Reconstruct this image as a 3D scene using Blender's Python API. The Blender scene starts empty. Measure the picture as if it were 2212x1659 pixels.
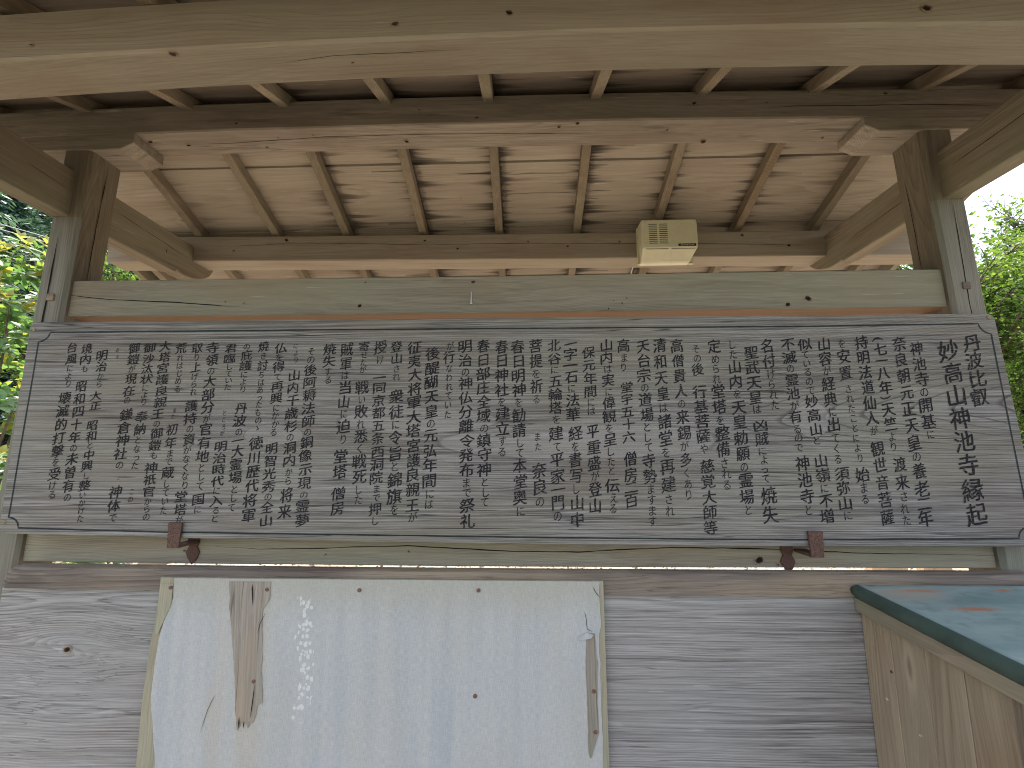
import bpy, bmesh, math, random
from mathutils import Vector, Matrix
from mathutils import noise as mnoise
R = math.radians
random.seed(11)
SC = bpy.context.scene
COL = SC.collection

# ------------------------------------------------------------------ camera
cam_d = bpy.data.cameras.new('camera')
cam = bpy.data.objects.new('camera', cam_d)
COL.objects.link(cam)
cam_d.sensor_fit = 'HORIZONTAL'
cam_d.sensor_width = 36.0
cam_d.lens = 36.0 * 1001.71 / 2212.0
cam_d.clip_start = 0.02
cam_d.clip_end = 600.0
rot = Matrix(((0.999547, 0.008679, 0.028811), (0.029807, -0.154696, -0.987512), (-0.004113, 0.987924, -0.154885)))
cam.matrix_world = Matrix.Translation((0.0, -1.3, 1.5)) @ rot.to_4x4()
SC.camera = cam

# ------------------------------------------------------------------ daylight
SUN_EL, SUN_AZ = 66.0, -45.0          # azimuth clockwise from +Y: high, beyond the stand and a little to the left
wd = bpy.data.worlds.new('World')
SC.world = wd
wd.use_nodes = True
wn = wd.node_tree.nodes
wl = wd.node_tree.links
sky = wn.new('ShaderNodeTexSky')
sky.sky_type = 'NISHITA'
sky.sun_disc = False
sky.sun_elevation = R(SUN_EL)
sky.sun_rotation = R(SUN_AZ)
sky.air_density = 1.0
sky.dust_density = 2.5
sky.ozone_density = 1.0
bg = wn['Background']
bg.inputs['Strength'].default_value = 0.15
hs = wn.new('ShaderNodeHueSaturation')      # thin summer haze: a paler sky than clean air gives
hs.inputs['Saturation'].default_value = 0.5
hs.inputs['Value'].default_value = 1.5
wl.new(sky.outputs[0], hs.inputs['Color'])
wl.new(hs.outputs[0], bg.inputs['Color'])

sun_d = bpy.data.lights.new('sun', 'SUN')
sun_d.energy = 3.6
sun_d.angle = R(0.6)
sun_d.color = (1.0, 0.95, 0.87)
sun = bpy.data.objects.new('sun', sun_d)
COL.objects.link(sun)
sd = Vector((math.sin(R(SUN_AZ)) * math.cos(R(SUN_EL)), math.cos(R(SUN_AZ)) * math.cos(R(SUN_EL)), math.sin(R(SUN_EL))))
sun.rotation_euler = (-sd).to_track_quat('-Z', 'Y').to_euler()

SC.view_settings.view_transform = 'Standard'
SC.view_settings.look = 'None'
SC.view_settings.exposure = 1.52
SC.view_settings.gamma = 1.0
SC.view_settings.use_curve_mapping = False
SC.render.engine = 'CYCLES'
SC.cycles.max_bounces = 8
SC.cycles.diffuse_bounces = 5
SC.cycles.use_denoising = True
SC.cycles.pixel_filter_type = 'BLACKMAN_HARRIS'
SC.cycles.filter_width = 1.05


# ------------------------------------------------------------------ object helpers
def link(o, parent=None, label=None, cat=None, group=None, kind=None):
    if o.name not in COL.objects:
        COL.objects.link(o)
    if parent is not None:
        o.parent = parent
    if label: o['label'] = label
    if cat: o['category'] = cat
    if group: o['group'] = group
    if kind: o['kind'] = kind
    return o


def empty(name, loc, label, cat, group=None):
    o = bpy.data.objects.new(name, None)
    o.location = loc
    o.empty_display_size = 0.05
    return link(o, None, label, cat, group)


def child_of(o, parent):
    """parent while keeping world-space vertex coordinates"""
    o.parent = parent
    # things are Empties at their base; their parts keep world coordinates, so a part's own world matrix is the identity
    if parent.type == 'EMPTY':
        o.matrix_parent_inverse = Matrix.Translation(-Vector(parent.location))
    else:
        o.matrix_parent_inverse = Matrix.Translation((0, 0, 0))


def mesh(name, verts, faces, mat, parent=None, smooth=False, **kw):
    me = bpy.data.meshes.new(name)
    me.from_pydata([tuple(v) for v in verts], [], faces)
    me.update()
    mats = mat if isinstance(mat, (list, tuple)) else [mat]
    for m in mats:
        me.materials.append(m)
    if smooth:
        me.polygons.foreach_set('use_smooth', [True] * len(me.polygons))
    o = bpy.data.objects.new(name, me)
    link(o, None, **kw)
    if parent is not None:
        child_of(o, parent)
    return o


def fix_normals(o):
    bm = bmesh.new()
    bm.from_mesh(o.data)
    bmesh.ops.recalc_face_normals(bm, faces=bm.faces)
    bm.to_mesh(o.data)
    bm.free()
    return o


AX = {'x': (0, 1, 2), 'y': (1, 0, 2), 'z': (2, 0, 1)}


def put(axis, a, b, c):
    v = [0.0, 0.0, 0.0]
    i = AX[axis]
    v[i[0]], v[i[1]], v[i[2]] = a, b, c
    return v


def prism(name, mat, parent, axis, a0, a1, sec, n=1, off=None, wob=0.0, seed=0, **kw):
    """section (list of (b, c)) swept along an axis; off(a) -> (db, dc) bends it; wob gives hand-sawn unevenness"""
    vs, fs = [], []
    k = len(sec)
    for i in range(n + 1):
        a = a0 + (a1 - a0) * i / n
        db, dc = off(a) if off else (0, 0)
        for j, (b, c) in enumerate(sec):
            w1 = wob * mnoise.noise((a * 2.3 + seed, j * 3.1, seed * 1.7)) if wob else 0
            w2 = wob * mnoise.noise((a * 2.3 + seed, j * 3.1 + 40, seed * 1.7)) if wob else 0
            vs.append(put(axis, a, b + db + w1, c + dc + w2))
    for i in range(n):
        for j in range(k):
            fs.append((i * k + j, i * k + (j + 1) % k, (i + 1) * k + (j + 1) % k, (i + 1) * k + j))
    fs.append(tuple(range(k)))
    fs.append(tuple(n * k + j for j in range(k)))
    return fix_normals(mesh(name, vs, fs, mat, parent, **kw))


def rsec(b0, b1, c0, c1, ch=0.003):
    return [(b0 + ch, c0), (b1 - ch, c0), (b1, c0 + ch), (b1, c1 - ch), (b1 - ch, c1), (b0 + ch, c1), (b0, c1 - ch), (b0, c0 + ch)]


def beam(name, mat, parent, axis, a, b, c, ch=0.003, n=24, off=None, wob=0.0012, seed=None, **kw):
    seed = random.random() * 50 if seed is None else seed
    return prism(name, mat, parent, axis, a[0], a[1], rsec(b[0], b[1], c[0], c[1], ch), n, off, wob, seed, **kw)


def bevel_box(name, mat, parent, lo, hi, bev=0.002, seg=2, **kw):
    bm = bmesh.new()
    bmesh.ops.create_cube(bm, size=1.0)
    for v in bm.verts:
        v.co = Vector([lo[i] + (hi[i] - lo[i]) * (v.co[i] + 0.5) for i in range(3)])
    if bev > 0:
        bmesh.ops.bevel(bm, geom=bm.edges[:], offset=bev, segments=seg, profile=0.6, affect='EDGES')
    me = bpy.data.meshes.new(name)
    bm.to_mesh(me)
    bm.free()
    me.materials.append(mat)
    o = bpy.data.objects.new(name, me)
    link(o, None, **kw)
    if parent is not None:
        child_of(o, parent)
    return o


# ------------------------------------------------------------------ node helpers
class NT:
    def __init__(self, name):
        self.m = bpy.data.materials.new(name)
        self.m.use_nodes = True
        self.n = self.m.node_tree.nodes
        self.l = self.m.node_tree.links
        self.bsdf = self.n['Principled BSDF']

    def set(self, inp, v):
        if isinstance(v, bpy.types.NodeSocket):
            self.l.new(v, inp)
        elif isinstance(v, (tuple, list)) and len(v) == 3 and inp.type == 'RGBA':
            inp.default_value = (*v, 1)
        else:
            inp.default_value = v

    def math(self, op, a, b=None, c=None, clamp=False):
        nd = self.n.new('ShaderNodeMath')
        nd.operation = op
        nd.use_clamp = clamp
        self.set(nd.inputs[0], a)
        if b is not None: self.set(nd.inputs[1], b)
        if c is not None: self.set(nd.inputs[2], c)
        return nd.outputs[0]

    def comb(self, x, y, z):
        nd = self.n.new('ShaderNodeCombineXYZ')
        for i, v in enumerate((x, y, z)): self.set(nd.inputs[i], v)
        return nd.outputs[0]

    def sep(self, v):
        nd = self.n.new('ShaderNodeSeparateXYZ')
        self.set(nd.inputs[0], v)
        return nd.outputs

    def noise(self, vec, scale=1.0, detail=2.0, rough=0.5, color=False):
        nd = self.n.new('ShaderNodeTexNoise')
        self.set(nd.inputs['Vector'], vec)
        nd.inputs['Scale'].default_value = scale
        nd.inputs['Detail'].default_value = detail
        nd.inputs['Roughness'].default_value = rough
        return nd.outputs[1] if color else nd.outputs[0]

    def vor(self, vec, scale=1.0, feature='F1', rnd=1.0):
        nd = self.n.new('ShaderNodeTexVoronoi')
        nd.feature = feature
        self.set(nd.inputs['Vector'], vec)
        nd.inputs['Scale'].default_value = scale
        nd.inputs['Randomness'].default_value = rnd
        return nd.outputs

    def ramp(self, v, a, b, x=0.0, y=1.0, smooth=True):
        nd = self.n.new('ShaderNodeMapRange')
        nd.interpolation_type = 'SMOOTHSTEP' if smooth else 'LINEAR'
        nd.clamp = True
        self.set(nd.inputs[0], v)
        for i, q in zip((1, 2, 3, 4), (a, b, x, y)):
            self.set(nd.inputs[i], q)
        return nd.outputs[0]

    def mix(self, f, a, b, mode='MIX'):
        nd = self.n.new('ShaderNodeMix')
        nd.data_type = 'RGBA'
        nd.blend_type = mode
        nd.clamp_factor = True
        self.set(nd.inputs[0], f)
        self.set(nd.inputs[6], a)
        self.set(nd.inputs[7], b)
        return nd.outputs[2]

    def bump(self, h, strength, dist):
        nd = self.n.new('ShaderNodeBump')
        nd.inputs['Strength'].default_value = strength
        nd.inputs['Distance'].default_value = dist
        self.set(nd.inputs['Height'], h)
        self.l.new(nd.outputs[0], self.bsdf.inputs['Normal'])

    def done(self, col, rough=0.7, spec=0.3, metal=0.0):
        self.set(self.bsdf.inputs['Base Color'], col)
        self.set(self.bsdf.inputs['Roughness'], rough)
        self.set(self.bsdf.inputs['Specular IOR Level'], spec)
        self.set(self.bsdf.inputs['Metallic'], metal)
        return self.m


def plain(name, col, rough=0.6, spec=0.4, metal=0.0, var=0.25, scale=60.0, bump=0.0):
    t = NT(name)
    tc = t.n.new('ShaderNodeTexCoord').outputs['Object']
    n = t.noise(tc, scale, 3, 0.6)
    f = t.ramp(n, 0.3, 0.7, 1 - var, 1 + var)
    c = t.mix(1.0, col, t.comb(f, f, f), 'MULTIPLY')
    if bump: t.bump(n, bump, 0.002)
    return t.done(c, rough, spec, metal)


def wood(name, axis, light, dark, brown=(0.2, 0.12, 0.07), green=(0.2, 0.22, 0.16), ringf=230.0, ring_amt=0.5,
         fib=1.0, warp=0.012, knots=0.5, tint=0.5, greenish=0.3, lines=0.0, linef=130.0, bump=0.35, stain=False,
         wear=0.15, contour=0.0, rough=0.78, patches=0.0, randomize=True, special=None, whorl=None, bandf=55.0):
    """weathered softwood, grain along `axis`: annual rings cut by the face, fibres, knots, mottling, drying lines"""
    t = NT(name)
    tc = t.n.new('ShaderNodeTexCoord').outputs['Object']
    sx = t.sep(tc)
    i = AX[axis]
    u, v, w = sx[i[0]], sx[i[1]], sx[i[2]]
    if randomize:
        oi = t.n.new('ShaderNodeObjectInfo').outputs['Random']
        o1 = t.math('MULTIPLY', oi, 17.0)
        u = t.math('ADD', u, o1)
    else:
        oi = None
    low = t.comb(t.math('MULTIPLY', u, 1.3), t.math('MULTIPLY', v, 5.0), t.math('MULTIPLY', w, 5.0))
    wn_ = t.sep(t.noise(low, 1.0, 2, 0.5, color=True))
    # knots: sparse cells, stretched along the grain
    kv = t.comb(t.math('MULTIPLY', u, 2.6), t.math('MULTIPLY', v, 9.0), t.math('MULTIPLY', w, 9.0))
    kd = t.vor(kv, 1.0)
    kdist = kd[0]
    ksel = t.math('GREATER_THAN', t.sep(kd[1])[0], 1 - knots)
    kmask = t.math('MULTIPLY', t.ramp(kdist, 0.13, 0.05), ksel)
    kfar = t.math('MULTIPLY', t.ramp(kdist, 0.5, 0.0), ksel)
    vv = t.math('ADD', t.math('ADD', v, t.math('MULTIPLY', t.math('SUBTRACT', wn_[0], 0.5), warp * 4)), t.math('MULTIPLY', kfar, 0.010))
    ww = t.math('ADD', t.math('ADD', w, t.math('MULTIPLY', t.math('SUBTRACT', wn_[1], 0.5), warp * 4)), t.math('MULTIPLY', kfar, 0.012))
    if whorl:                                   # grain parting round one big knot
        wx, wz, rx, rz, amp = whorl
        dx = t.math('DIVIDE', t.math('SUBTRACT', sx[0], wx), rx)
        dzz = t.math('DIVIDE', t.math('SUBTRACT', t.math('ADD', sx[2], t.math('MULTIPLY', t.math('SUBTRACT', sx[0], wx), 0.12)), wz), rz)
        ax_ = t.math('EXPONENT', t.math('MULTIPLY', t.math('MULTIPLY', dx, dx), -1.0))
        az_ = t.math('DIVIDE', dzz, t.math('ADD', 1.0, t.math('MULTIPLY', dzz, dzz)))
        sh_ = t.math('MULTIPLY', t.math('MULTIPLY', ax_, az_), -amp)
        vv = t.math('ADD', vv, sh_)
        ww = t.math('ADD', ww, sh_)
    c1, c2 = 0.031, 0.043
    dv = t.math('ADD', t.math('PINGPONG', t.math('ADD', vv, 3.0 + c1), 0.11), 0.008)
    dw = t.math('ADD', t.math('PINGPONG', t.math('ADD', ww, 3.0 + c2), 0.13), 0.006)
    r = t.math('SQRT', t.math('ADD', t.math('MULTIPLY', dv, dv), t.math('MULTIPLY', dw, dw)))
    ring = t.math('FRACT', t.math('MULTIPLY', r, ringf))
    ring = t.math('MULTIPLY', t.ramp(ring, 0.25, 0.93, 0.0, 1.0), t.ramp(ring, 1.0, 0.95))
    ring = t.math('MULTIPLY', ring, t.ramp(wn_[2], 0.25, 0.7, 0.25, 1.0))
    fv = t.comb(t.math('MULTIPLY', u, 5.0), t.math('MULTIPLY', vv, 260.0), t.math('MULTIPLY', ww, 260.0))
    fibre = t.noise(fv, 1.0, 4, 0.65)
    fv2 = t.comb(t.math('MULTIPLY', u, 1.6), t.math('MULTIPLY', vv, bandf), t.math('MULTIPLY', ww, bandf))
    fine = t.noise(t.comb(t.math('MULTIPLY', u, 22.0), t.math('MULTIPLY', v, 900.0), t.math('MULTIPLY', w, 900.0)), 1.0, 2, 0.6)
    band = t.noise(fv2, 1.0, 3, 0.6)
    mott = t.noise(t.comb(t.math('MULTIPLY', u, 2.2), t.math('MULTIPLY', v, 6.0), t.math('MULTIPLY', w, 6.0)), 1.0, 4, 0.6)
    mott2 = t.noise(t.comb(t.math('ADD', u, 31.0), t.math('MULTIPLY', v, 3.0), t.math('MULTIPLY', w, 3.0)), 1.4, 3, 0.55)
    f = t.math('ADD', t.math('MULTIPLY', ring, ring_amt), t.math('MULTIPLY', t.ramp(fibre, 0.3, 0.72), 0.45 * fib))
    f = t.math('ADD', f, t.math('MULTIPLY', t.ramp(band, 0.38, 0.68), 0.35))
    f = t.math('ADD', f, t.math('MULTIPLY', t.math('SUBTRACT', fine, 0.5), 0.5 * fib))
    col = t.mix(f, light, dark)
    col = t.mix(t.math('MULTIPLY', t.ramp(mott, 0.45, 0.7), tint), col, brown)
    col = t.mix(t.math('MULTIPLY', t.ramp(mott2, 0.42, 0.62), greenish), col, green)
    if oi is not None:
        g = t.ramp(t.math('FRACT', t.math('MULTIPLY', oi, 7.31)), 0.0, 1.0, 0.88, 1.1, smooth=False)
        col = t.mix(1.0, col, t.comb(g, g, g), 'MULTIPLY')
    # pale scratches
    sv = t.comb(t.math('MULTIPLY', u, 9.0), t.math('MULTIPLY', v, 150.0), t.math('MULTIPLY', w, 150.0))
    sc = t.ramp(t.noise(sv, 1.0, 1, 0.4), 0.70, 0.76)
    col = t.mix(t.math('MULTIPLY', t.math('MULTIPLY', sc, t.ramp(mott2, 0.5, 0.6)), wear * 2), col, tuple(min(1, x * 1.5) for x in light))
    h = t.math('ADD', t.math('MULTIPLY', fibre, 0.5), t.math('MULTIPLY', ring, -0.5))
    if lines > 0:
        lv = t.comb(t.math('MULTIPLY', u, 0.9), t.math('MULTIPLY', vv, linef), t.math('MULTIPLY', ww, linef))
        ln = t.noise(lv, 1.0, 1.0, 0.4)
        lm = t.ramp(t.math('ABSOLUTE', t.math('SUBTRACT', ln, 0.5)), 0.0, 0.020, 1.0, 0.0)
        lgate = t.ramp(t.noise(t.comb(t.math('MULTIPLY', u, 3.1), t.math('MULTIPLY', v, 40.0), t.math('MULTIPLY', w, 40.0)), 1.0, 2, 0.5), 0.36, 0.56)
        lm = t.math('MULTIPLY', lm, lgate)
        col = t.mix(t.math('MULTIPLY', lm, lines), col, tuple(x * 0.22 for x in dark))
        h = t.math('ADD', h, t.math('MULTIPLY', lm, -1.5))
    if contour > 0:
        # cathedral figure: nested arcs opening to the right, and smooth pale islands where a ring surfaces
        zc = t.math('ADD', 1.60, t.math('MULTIPLY', t.math('SUBTRACT', sx[0], 0.7), 0.06))
        ww_ = t.noise(t.comb(t.math('MULTIPLY', sx[0], 4.0), 0.0, t.math('MULTIPLY', sx[2], 14.0)), 1.0, 2, 0.5)
        dz = t.math('ABSOLUTE', t.math('ADD', t.math('SUBTRACT', sx[2], zc), t.math('MULTIPLY', t.math('SUBTRACT', ww_, 0.5), 0.012)))
        F = t.math('SUBTRACT', t.math('ADD', sx[0], t.math('MULTIPLY', t.math('SUBTRACT', ww_, 0.5), 0.09)), t.math('MULTIPLY', t.math('POWER', dz, 1.8), 30.0))
        fr = t.math('FRACT', t.math('MULTIPLY', F, 8.5))
        edge = t.math('MULTIPLY', t.ramp(fr, 0.80, 0.97), t.ramp(fr, 1.0, 0.985))
        xg = t.ramp(sx[0], 0.35, 0.75, 0.0, 1.0)
        col = t.mix(t.math('MULTIPLY', t.math('MULTIPLY', edge, xg), contour * 0.75), col, tuple(x * 0.5 for x in dark))
        for cx, cz, rx, rz in ((0.15, 1.542, 0.40, 0.048), (-0.71, 1.562, 0.085, 0.030), (-0.30, 1.600, 0.24, 0.036), (0.78, 1.60, 0.05, 0.05)):
            ex = t.math('DIVIDE', t.math('SUBTRACT', sx[0], cx), rx)
            ez = t.math('DIVIDE', t.math('SUBTRACT', sx[2], cz), rz)
            dd = t.math('ADD', t.math('ADD', t.math('MULTIPLY', ex, ex), t.math('MULTIPLY', ez, ez)), t.math('MULTIPLY', t.math('SUBTRACT', ww_, 0.5), 0.9))
            col = t.mix(t.math('MULTIPLY', t.ramp(dd, 1.04, 0.98), 0.42), col, light)
            rim = t.math('MULTIPLY', t.ramp(dd, 0.94, 1.0), t.ramp(dd, 1.10, 1.02))
            col = t.mix(t.math('MULTIPLY', rim, 0.38), col, tuple(x * 0.5 for x in dark))
    if patches > 0:
        pn = t.noise(t.comb(t.math('MULTIPLY', u, 3.4), t.math('MULTIPLY', v, 26.0), t.math('MULTIPLY', w, 26.0)), 1.0, 4, 0.6)
        pm = t.ramp(pn, 0.56, 0.70)
        col = t.mix(t.math('MULTIPLY', pm, patches), col, (0.05, 0.04, 0.035))
    col = t.mix(kmask, col, (0.045, 0.028, 0.018))
    halo = t.math('MULTIPLY', t.math('MULTIPLY', t.ramp(kdist, 0.22, 0.13), t.ramp(kdist, 0.10, 0.14)), ksel)
    col = t.mix(t.math('MULTIPLY', halo, 0.5), col, tuple(min(1, x * 1.25) for x in light))
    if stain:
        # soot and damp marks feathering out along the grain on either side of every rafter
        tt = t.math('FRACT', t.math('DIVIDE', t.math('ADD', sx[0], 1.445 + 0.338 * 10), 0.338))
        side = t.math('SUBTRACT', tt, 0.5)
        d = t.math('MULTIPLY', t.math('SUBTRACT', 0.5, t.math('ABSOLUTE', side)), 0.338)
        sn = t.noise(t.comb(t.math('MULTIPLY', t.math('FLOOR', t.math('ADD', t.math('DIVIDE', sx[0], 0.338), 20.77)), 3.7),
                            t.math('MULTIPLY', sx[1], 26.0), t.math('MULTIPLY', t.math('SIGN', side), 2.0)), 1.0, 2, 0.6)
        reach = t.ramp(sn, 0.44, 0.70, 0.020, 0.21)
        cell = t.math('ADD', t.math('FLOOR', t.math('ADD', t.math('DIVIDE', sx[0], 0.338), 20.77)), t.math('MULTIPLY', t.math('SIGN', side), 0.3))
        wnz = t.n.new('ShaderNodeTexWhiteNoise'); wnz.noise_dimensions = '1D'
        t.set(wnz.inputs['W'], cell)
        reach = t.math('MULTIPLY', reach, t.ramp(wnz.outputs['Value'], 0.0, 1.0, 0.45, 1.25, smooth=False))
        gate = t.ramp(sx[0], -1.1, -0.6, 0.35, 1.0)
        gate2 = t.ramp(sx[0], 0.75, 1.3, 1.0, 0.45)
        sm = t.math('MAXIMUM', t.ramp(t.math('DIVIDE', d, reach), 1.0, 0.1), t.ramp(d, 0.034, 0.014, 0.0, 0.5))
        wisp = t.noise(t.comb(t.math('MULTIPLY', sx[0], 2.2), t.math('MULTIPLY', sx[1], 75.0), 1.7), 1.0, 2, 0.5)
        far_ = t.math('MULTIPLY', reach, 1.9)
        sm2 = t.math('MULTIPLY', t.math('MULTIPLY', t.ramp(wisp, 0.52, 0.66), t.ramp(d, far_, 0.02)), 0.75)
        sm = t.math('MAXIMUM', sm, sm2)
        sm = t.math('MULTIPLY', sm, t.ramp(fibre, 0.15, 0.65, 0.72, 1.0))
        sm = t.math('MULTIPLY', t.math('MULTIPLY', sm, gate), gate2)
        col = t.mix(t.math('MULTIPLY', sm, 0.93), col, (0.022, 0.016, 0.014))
    if special:
        col = special(t, sx, col, fibre, mott)
    t.bump(h, bump, 0.0022)
    return t.done(col, rough, 0.22)

# ------------------------------------------------------------------ materials
M = {}
M['frame_x'] = wood('weathered_cedar_beam', 'x', (0.33, 0.277, 0.22), (0.215, 0.17, 0.13), brown=(0.22, 0.145, 0.095), green=(0.28, 0.255, 0.19), ring_amt=0.18, tint=0.4, greenish=0.35, knots=0.0)
M['frame_y'] = wood('weathered_cedar_arm', 'y', (0.25, 0.205, 0.155), (0.12, 0.092, 0.067), brown=(0.17, 0.115, 0.075), green=(0.24, 0.235, 0.155), ring_amt=0.4, tint=0.5, greenish=0.4, knots=0.12, wear=0.4)
M['post'] = wood('weathered_cedar_post', 'z', (0.2, 0.163, 0.122), (0.095, 0.073, 0.054), brown=(0.15, 0.11, 0.07), green=(0.165, 0.16, 0.115), ring_amt=0.3, tint=0.6, greenish=0.3, knots=0.0)
M['post_front'] = wood('silvered_post_face', 'z', (0.215, 0.205, 0.175), (0.1, 0.092, 0.075), brown=(0.16, 0.13, 0.10), green=(0.16, 0.168, 0.13), ring_amt=0.3, tint=0.5, greenish=0.5, knots=0.0)
M['ridge'] = wood('dark_cedar_ridge', 'x', (0.315, 0.262, 0.213), (0.14, 0.112, 0.092), brown=(0.13, 0.09, 0.07), green=(0.20, 0.18, 0.13), ring_amt=0.35, tint=0.5, greenish=0.3, knots=0.0, wear=0.3, patches=0.5)
M['rafter'] = wood('rafter_cedar', 'y', (0.27, 0.215, 0.155), (0.15, 0.11, 0.08), brown=(0.13, 0.085, 0.05), ring_amt=0.45, tint=0.5, greenish=0.2, knots=0.0)
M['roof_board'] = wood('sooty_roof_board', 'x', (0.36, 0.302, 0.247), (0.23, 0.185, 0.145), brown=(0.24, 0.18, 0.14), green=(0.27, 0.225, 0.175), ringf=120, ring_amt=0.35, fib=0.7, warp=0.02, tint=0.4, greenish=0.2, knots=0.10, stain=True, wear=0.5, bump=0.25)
M['front_board'] = wood('darker_roof_board', 'x', (0.22, 0.175, 0.14), (0.125, 0.098, 0.08), brown=(0.14, 0.10, 0.08), green=(0.15, 0.12, 0.095), ringf=120, ring_amt=0.35, fib=0.7, warp=0.02, tint=0.4, greenish=0.2, knots=0.10, stain=True, wear=0.4, bump=0.25)  # front slope: a darker tone of the roof board wood
M['rail'] = wood('greenish_cedar_rail', 'x', (0.27, 0.246, 0.188), (0.14, 0.12, 0.09), brown=(0.24, 0.17, 0.11), green=(0.235, 0.24, 0.165), ring_amt=0.45, tint=0.5, greenish=0.3, knots=0.0, warp=0.02)
M['board'] = wood('silver_grey_zelkova_board', 'x', (0.258, 0.246, 0.234), (0.085, 0.079, 0.074), brown=(0.14, 0.115, 0.093), green=(0.22, 0.212, 0.16), ringf=230, ring_amt=0.55, fib=1.5, tint=0.55, greenish=0.3, knots=0.0, lines=0.85, linef=105.0, warp=0.004, contour=0.9, bandf=130.0, wear=0.1, bump=0.5, randomize=False)
M['plank'] = wood('silver_weathered_plank', 'x', (0.315, 0.303, 0.297), (0.105, 0.098, 0.096), brown=(0.20, 0.172, 0.152), green=(0.22, 0.222, 0.215), ringf=210, ring_amt=0.5, fib=1.1, tint=0.4, greenish=0.45, knots=0.0, lines=0.4, linef=150.0, bump=0.6, warp=0.005, whorl=(-1.219, 1.0, 0.13, 0.03, 0.030), bandf=120.0)
M['cap'] = wood('dark_stained_cap_rail', 'x', (0.19, 0.158, 0.132), (0.08, 0.064, 0.054), brown=(0.12, 0.09, 0.075), green=(0.36, 0.28, 0.18), ringf=140, ring_amt=0.5, tint=0.8, greenish=0.4, knots=0.0, lines=0.3, bump=0.5, patches=0.5)
M['fresh'] = wood('sheltered_orange_cedar', 'x', (0.28, 0.165, 0.1), (0.19, 0.105, 0.062), ring_amt=0.3, tint=0.3, knots=0.0, greenish=0.0)
M['end'] = plain('saw_cut_end_grain', (0.33, 0.27, 0.20), 0.85, 0.2, var=0.35, scale=90)
M['ply_edge'] = wood('plywood_edge', 'z', (0.34, 0.31, 0.235), (0.19, 0.17, 0.12), ring_amt=0.3, tint=0.3, knots=0.0, greenish=0.5)
M['ply_core'] = wood('bare_plywood_patch', 'z', (0.27, 0.24, 0.205), (0.165, 0.142, 0.12), brown=(0.30, 0.21, 0.13), ring_amt=0.25, fib=1.2, tint=0.5, knots=0.0, greenish=0.2, lines=0.6, linef=45)
M['box_side'] = wood('box_side_board', 'z', (0.33, 0.268, 0.192), (0.18, 0.135, 0.092), brown=(0.25, 0.15, 0.085), green=(0.33, 0.29, 0.21), ringf=120, ring_amt=0.4, tint=0.35, greenish=0.45, knots=0.35, warp=0.02)
M['box_trim'] = wood('box_trim_board', 'y', (0.34, 0.28, 0.21), (0.19, 0.15, 0.11), brown=(0.18, 0.125, 0.08), ring_amt=0.4, tint=0.6, greenish=0.5, knots=0.0)
M['stake'] = wood('sunlit_stake', 'z', (0.45, 0.30, 0.17), (0.28, 0.16, 0.09), knots=0.0)
M['dark'] = plain('black_void', (0.012, 0.010, 0.009), 0.9, 0.1, var=0.1)
def ink():
    t = NT('sumi_ink')
    s_ = t.sep(t.n.new('ShaderNodeTexCoord').outputs['Object'])
    a = t.noise(t.comb(t.math('MULTIPLY', s_[0], 45.0), 0.0, t.math('MULTIPLY', s_[2], 420.0)), 1.0, 2, 0.6)
    b = t.noise(t.comb(t.math('MULTIPLY', s_[0], 6.0), 0.0, t.math('MULTIPLY', s_[2], 6.0)), 1.0, 3, 0.6)
    worn = t.math('MULTIPLY', t.ramp(a, 0.50, 0.70), t.ramp(b, 0.40, 0.62, 0.25, 1.0))
    return t.done(t.mix(worn, (0.013, 0.0135, 0.016), (0.115, 0.108, 0.10)), 0.85, 0.08)


M['ink'] = ink()
M['line_paint'] = plain('groove_paint', (0.014, 0.02, 0.022), 0.7, 0.2, var=0.3)
M['knot_core'] = plain('knot_core', (0.045, 0.026, 0.016), 0.8, 0.2, var=0.5, scale=300)
M['knot_rim'] = plain('knot_rim', (0.20, 0.155, 0.115), 0.8, 0.2, var=0.4, scale=200)
M['rust'] = plain('rusty_iron', (0.075, 0.036, 0.026), 0.75, 0.45, 0.0, var=0.7, scale=420, bump=0.7)
M['rust2'] = plain('rusty_nail', (0.13, 0.055, 0.035), 0.65, 0.4, 0.0, var=0.6, scale=600, bump=0.3)
M['plastic'] = plain('cream_plastic', (0.58, 0.54, 0.385), 0.42, 0.45, var=0.04, scale=30)
M['plastic2'] = plain('cream_plastic_inner', (0.55, 0.51, 0.355), 0.42, 0.45, var=0.04, scale=30)
M['black'] = plain('black_label', (0.012, 0.012, 0.013), 0.45, 0.4, var=0.1)
M['white'] = plain('white_print', (0.55, 0.55, 0.52), 0.5, 0.4, var=0.05)
M['brass'] = plain('dull_brass', (0.16, 0.13, 0.07), 0.5, 0.5, 0.4, var=0.4, scale=500)
M['steel'] = plain('galvanised_screw', (0.60, 0.60, 0.57), 0.4, 0.5, 0.5, var=0.2, scale=300)
M['wire'] = plain('grey_wire', (0.35, 0.36, 0.36), 0.5, 0.4, var=0.05)
M['roofing'] = plain('dark_roofing', (0.03, 0.026, 0.024), 0.9, 0.2, var=0.3, scale=20)


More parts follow.
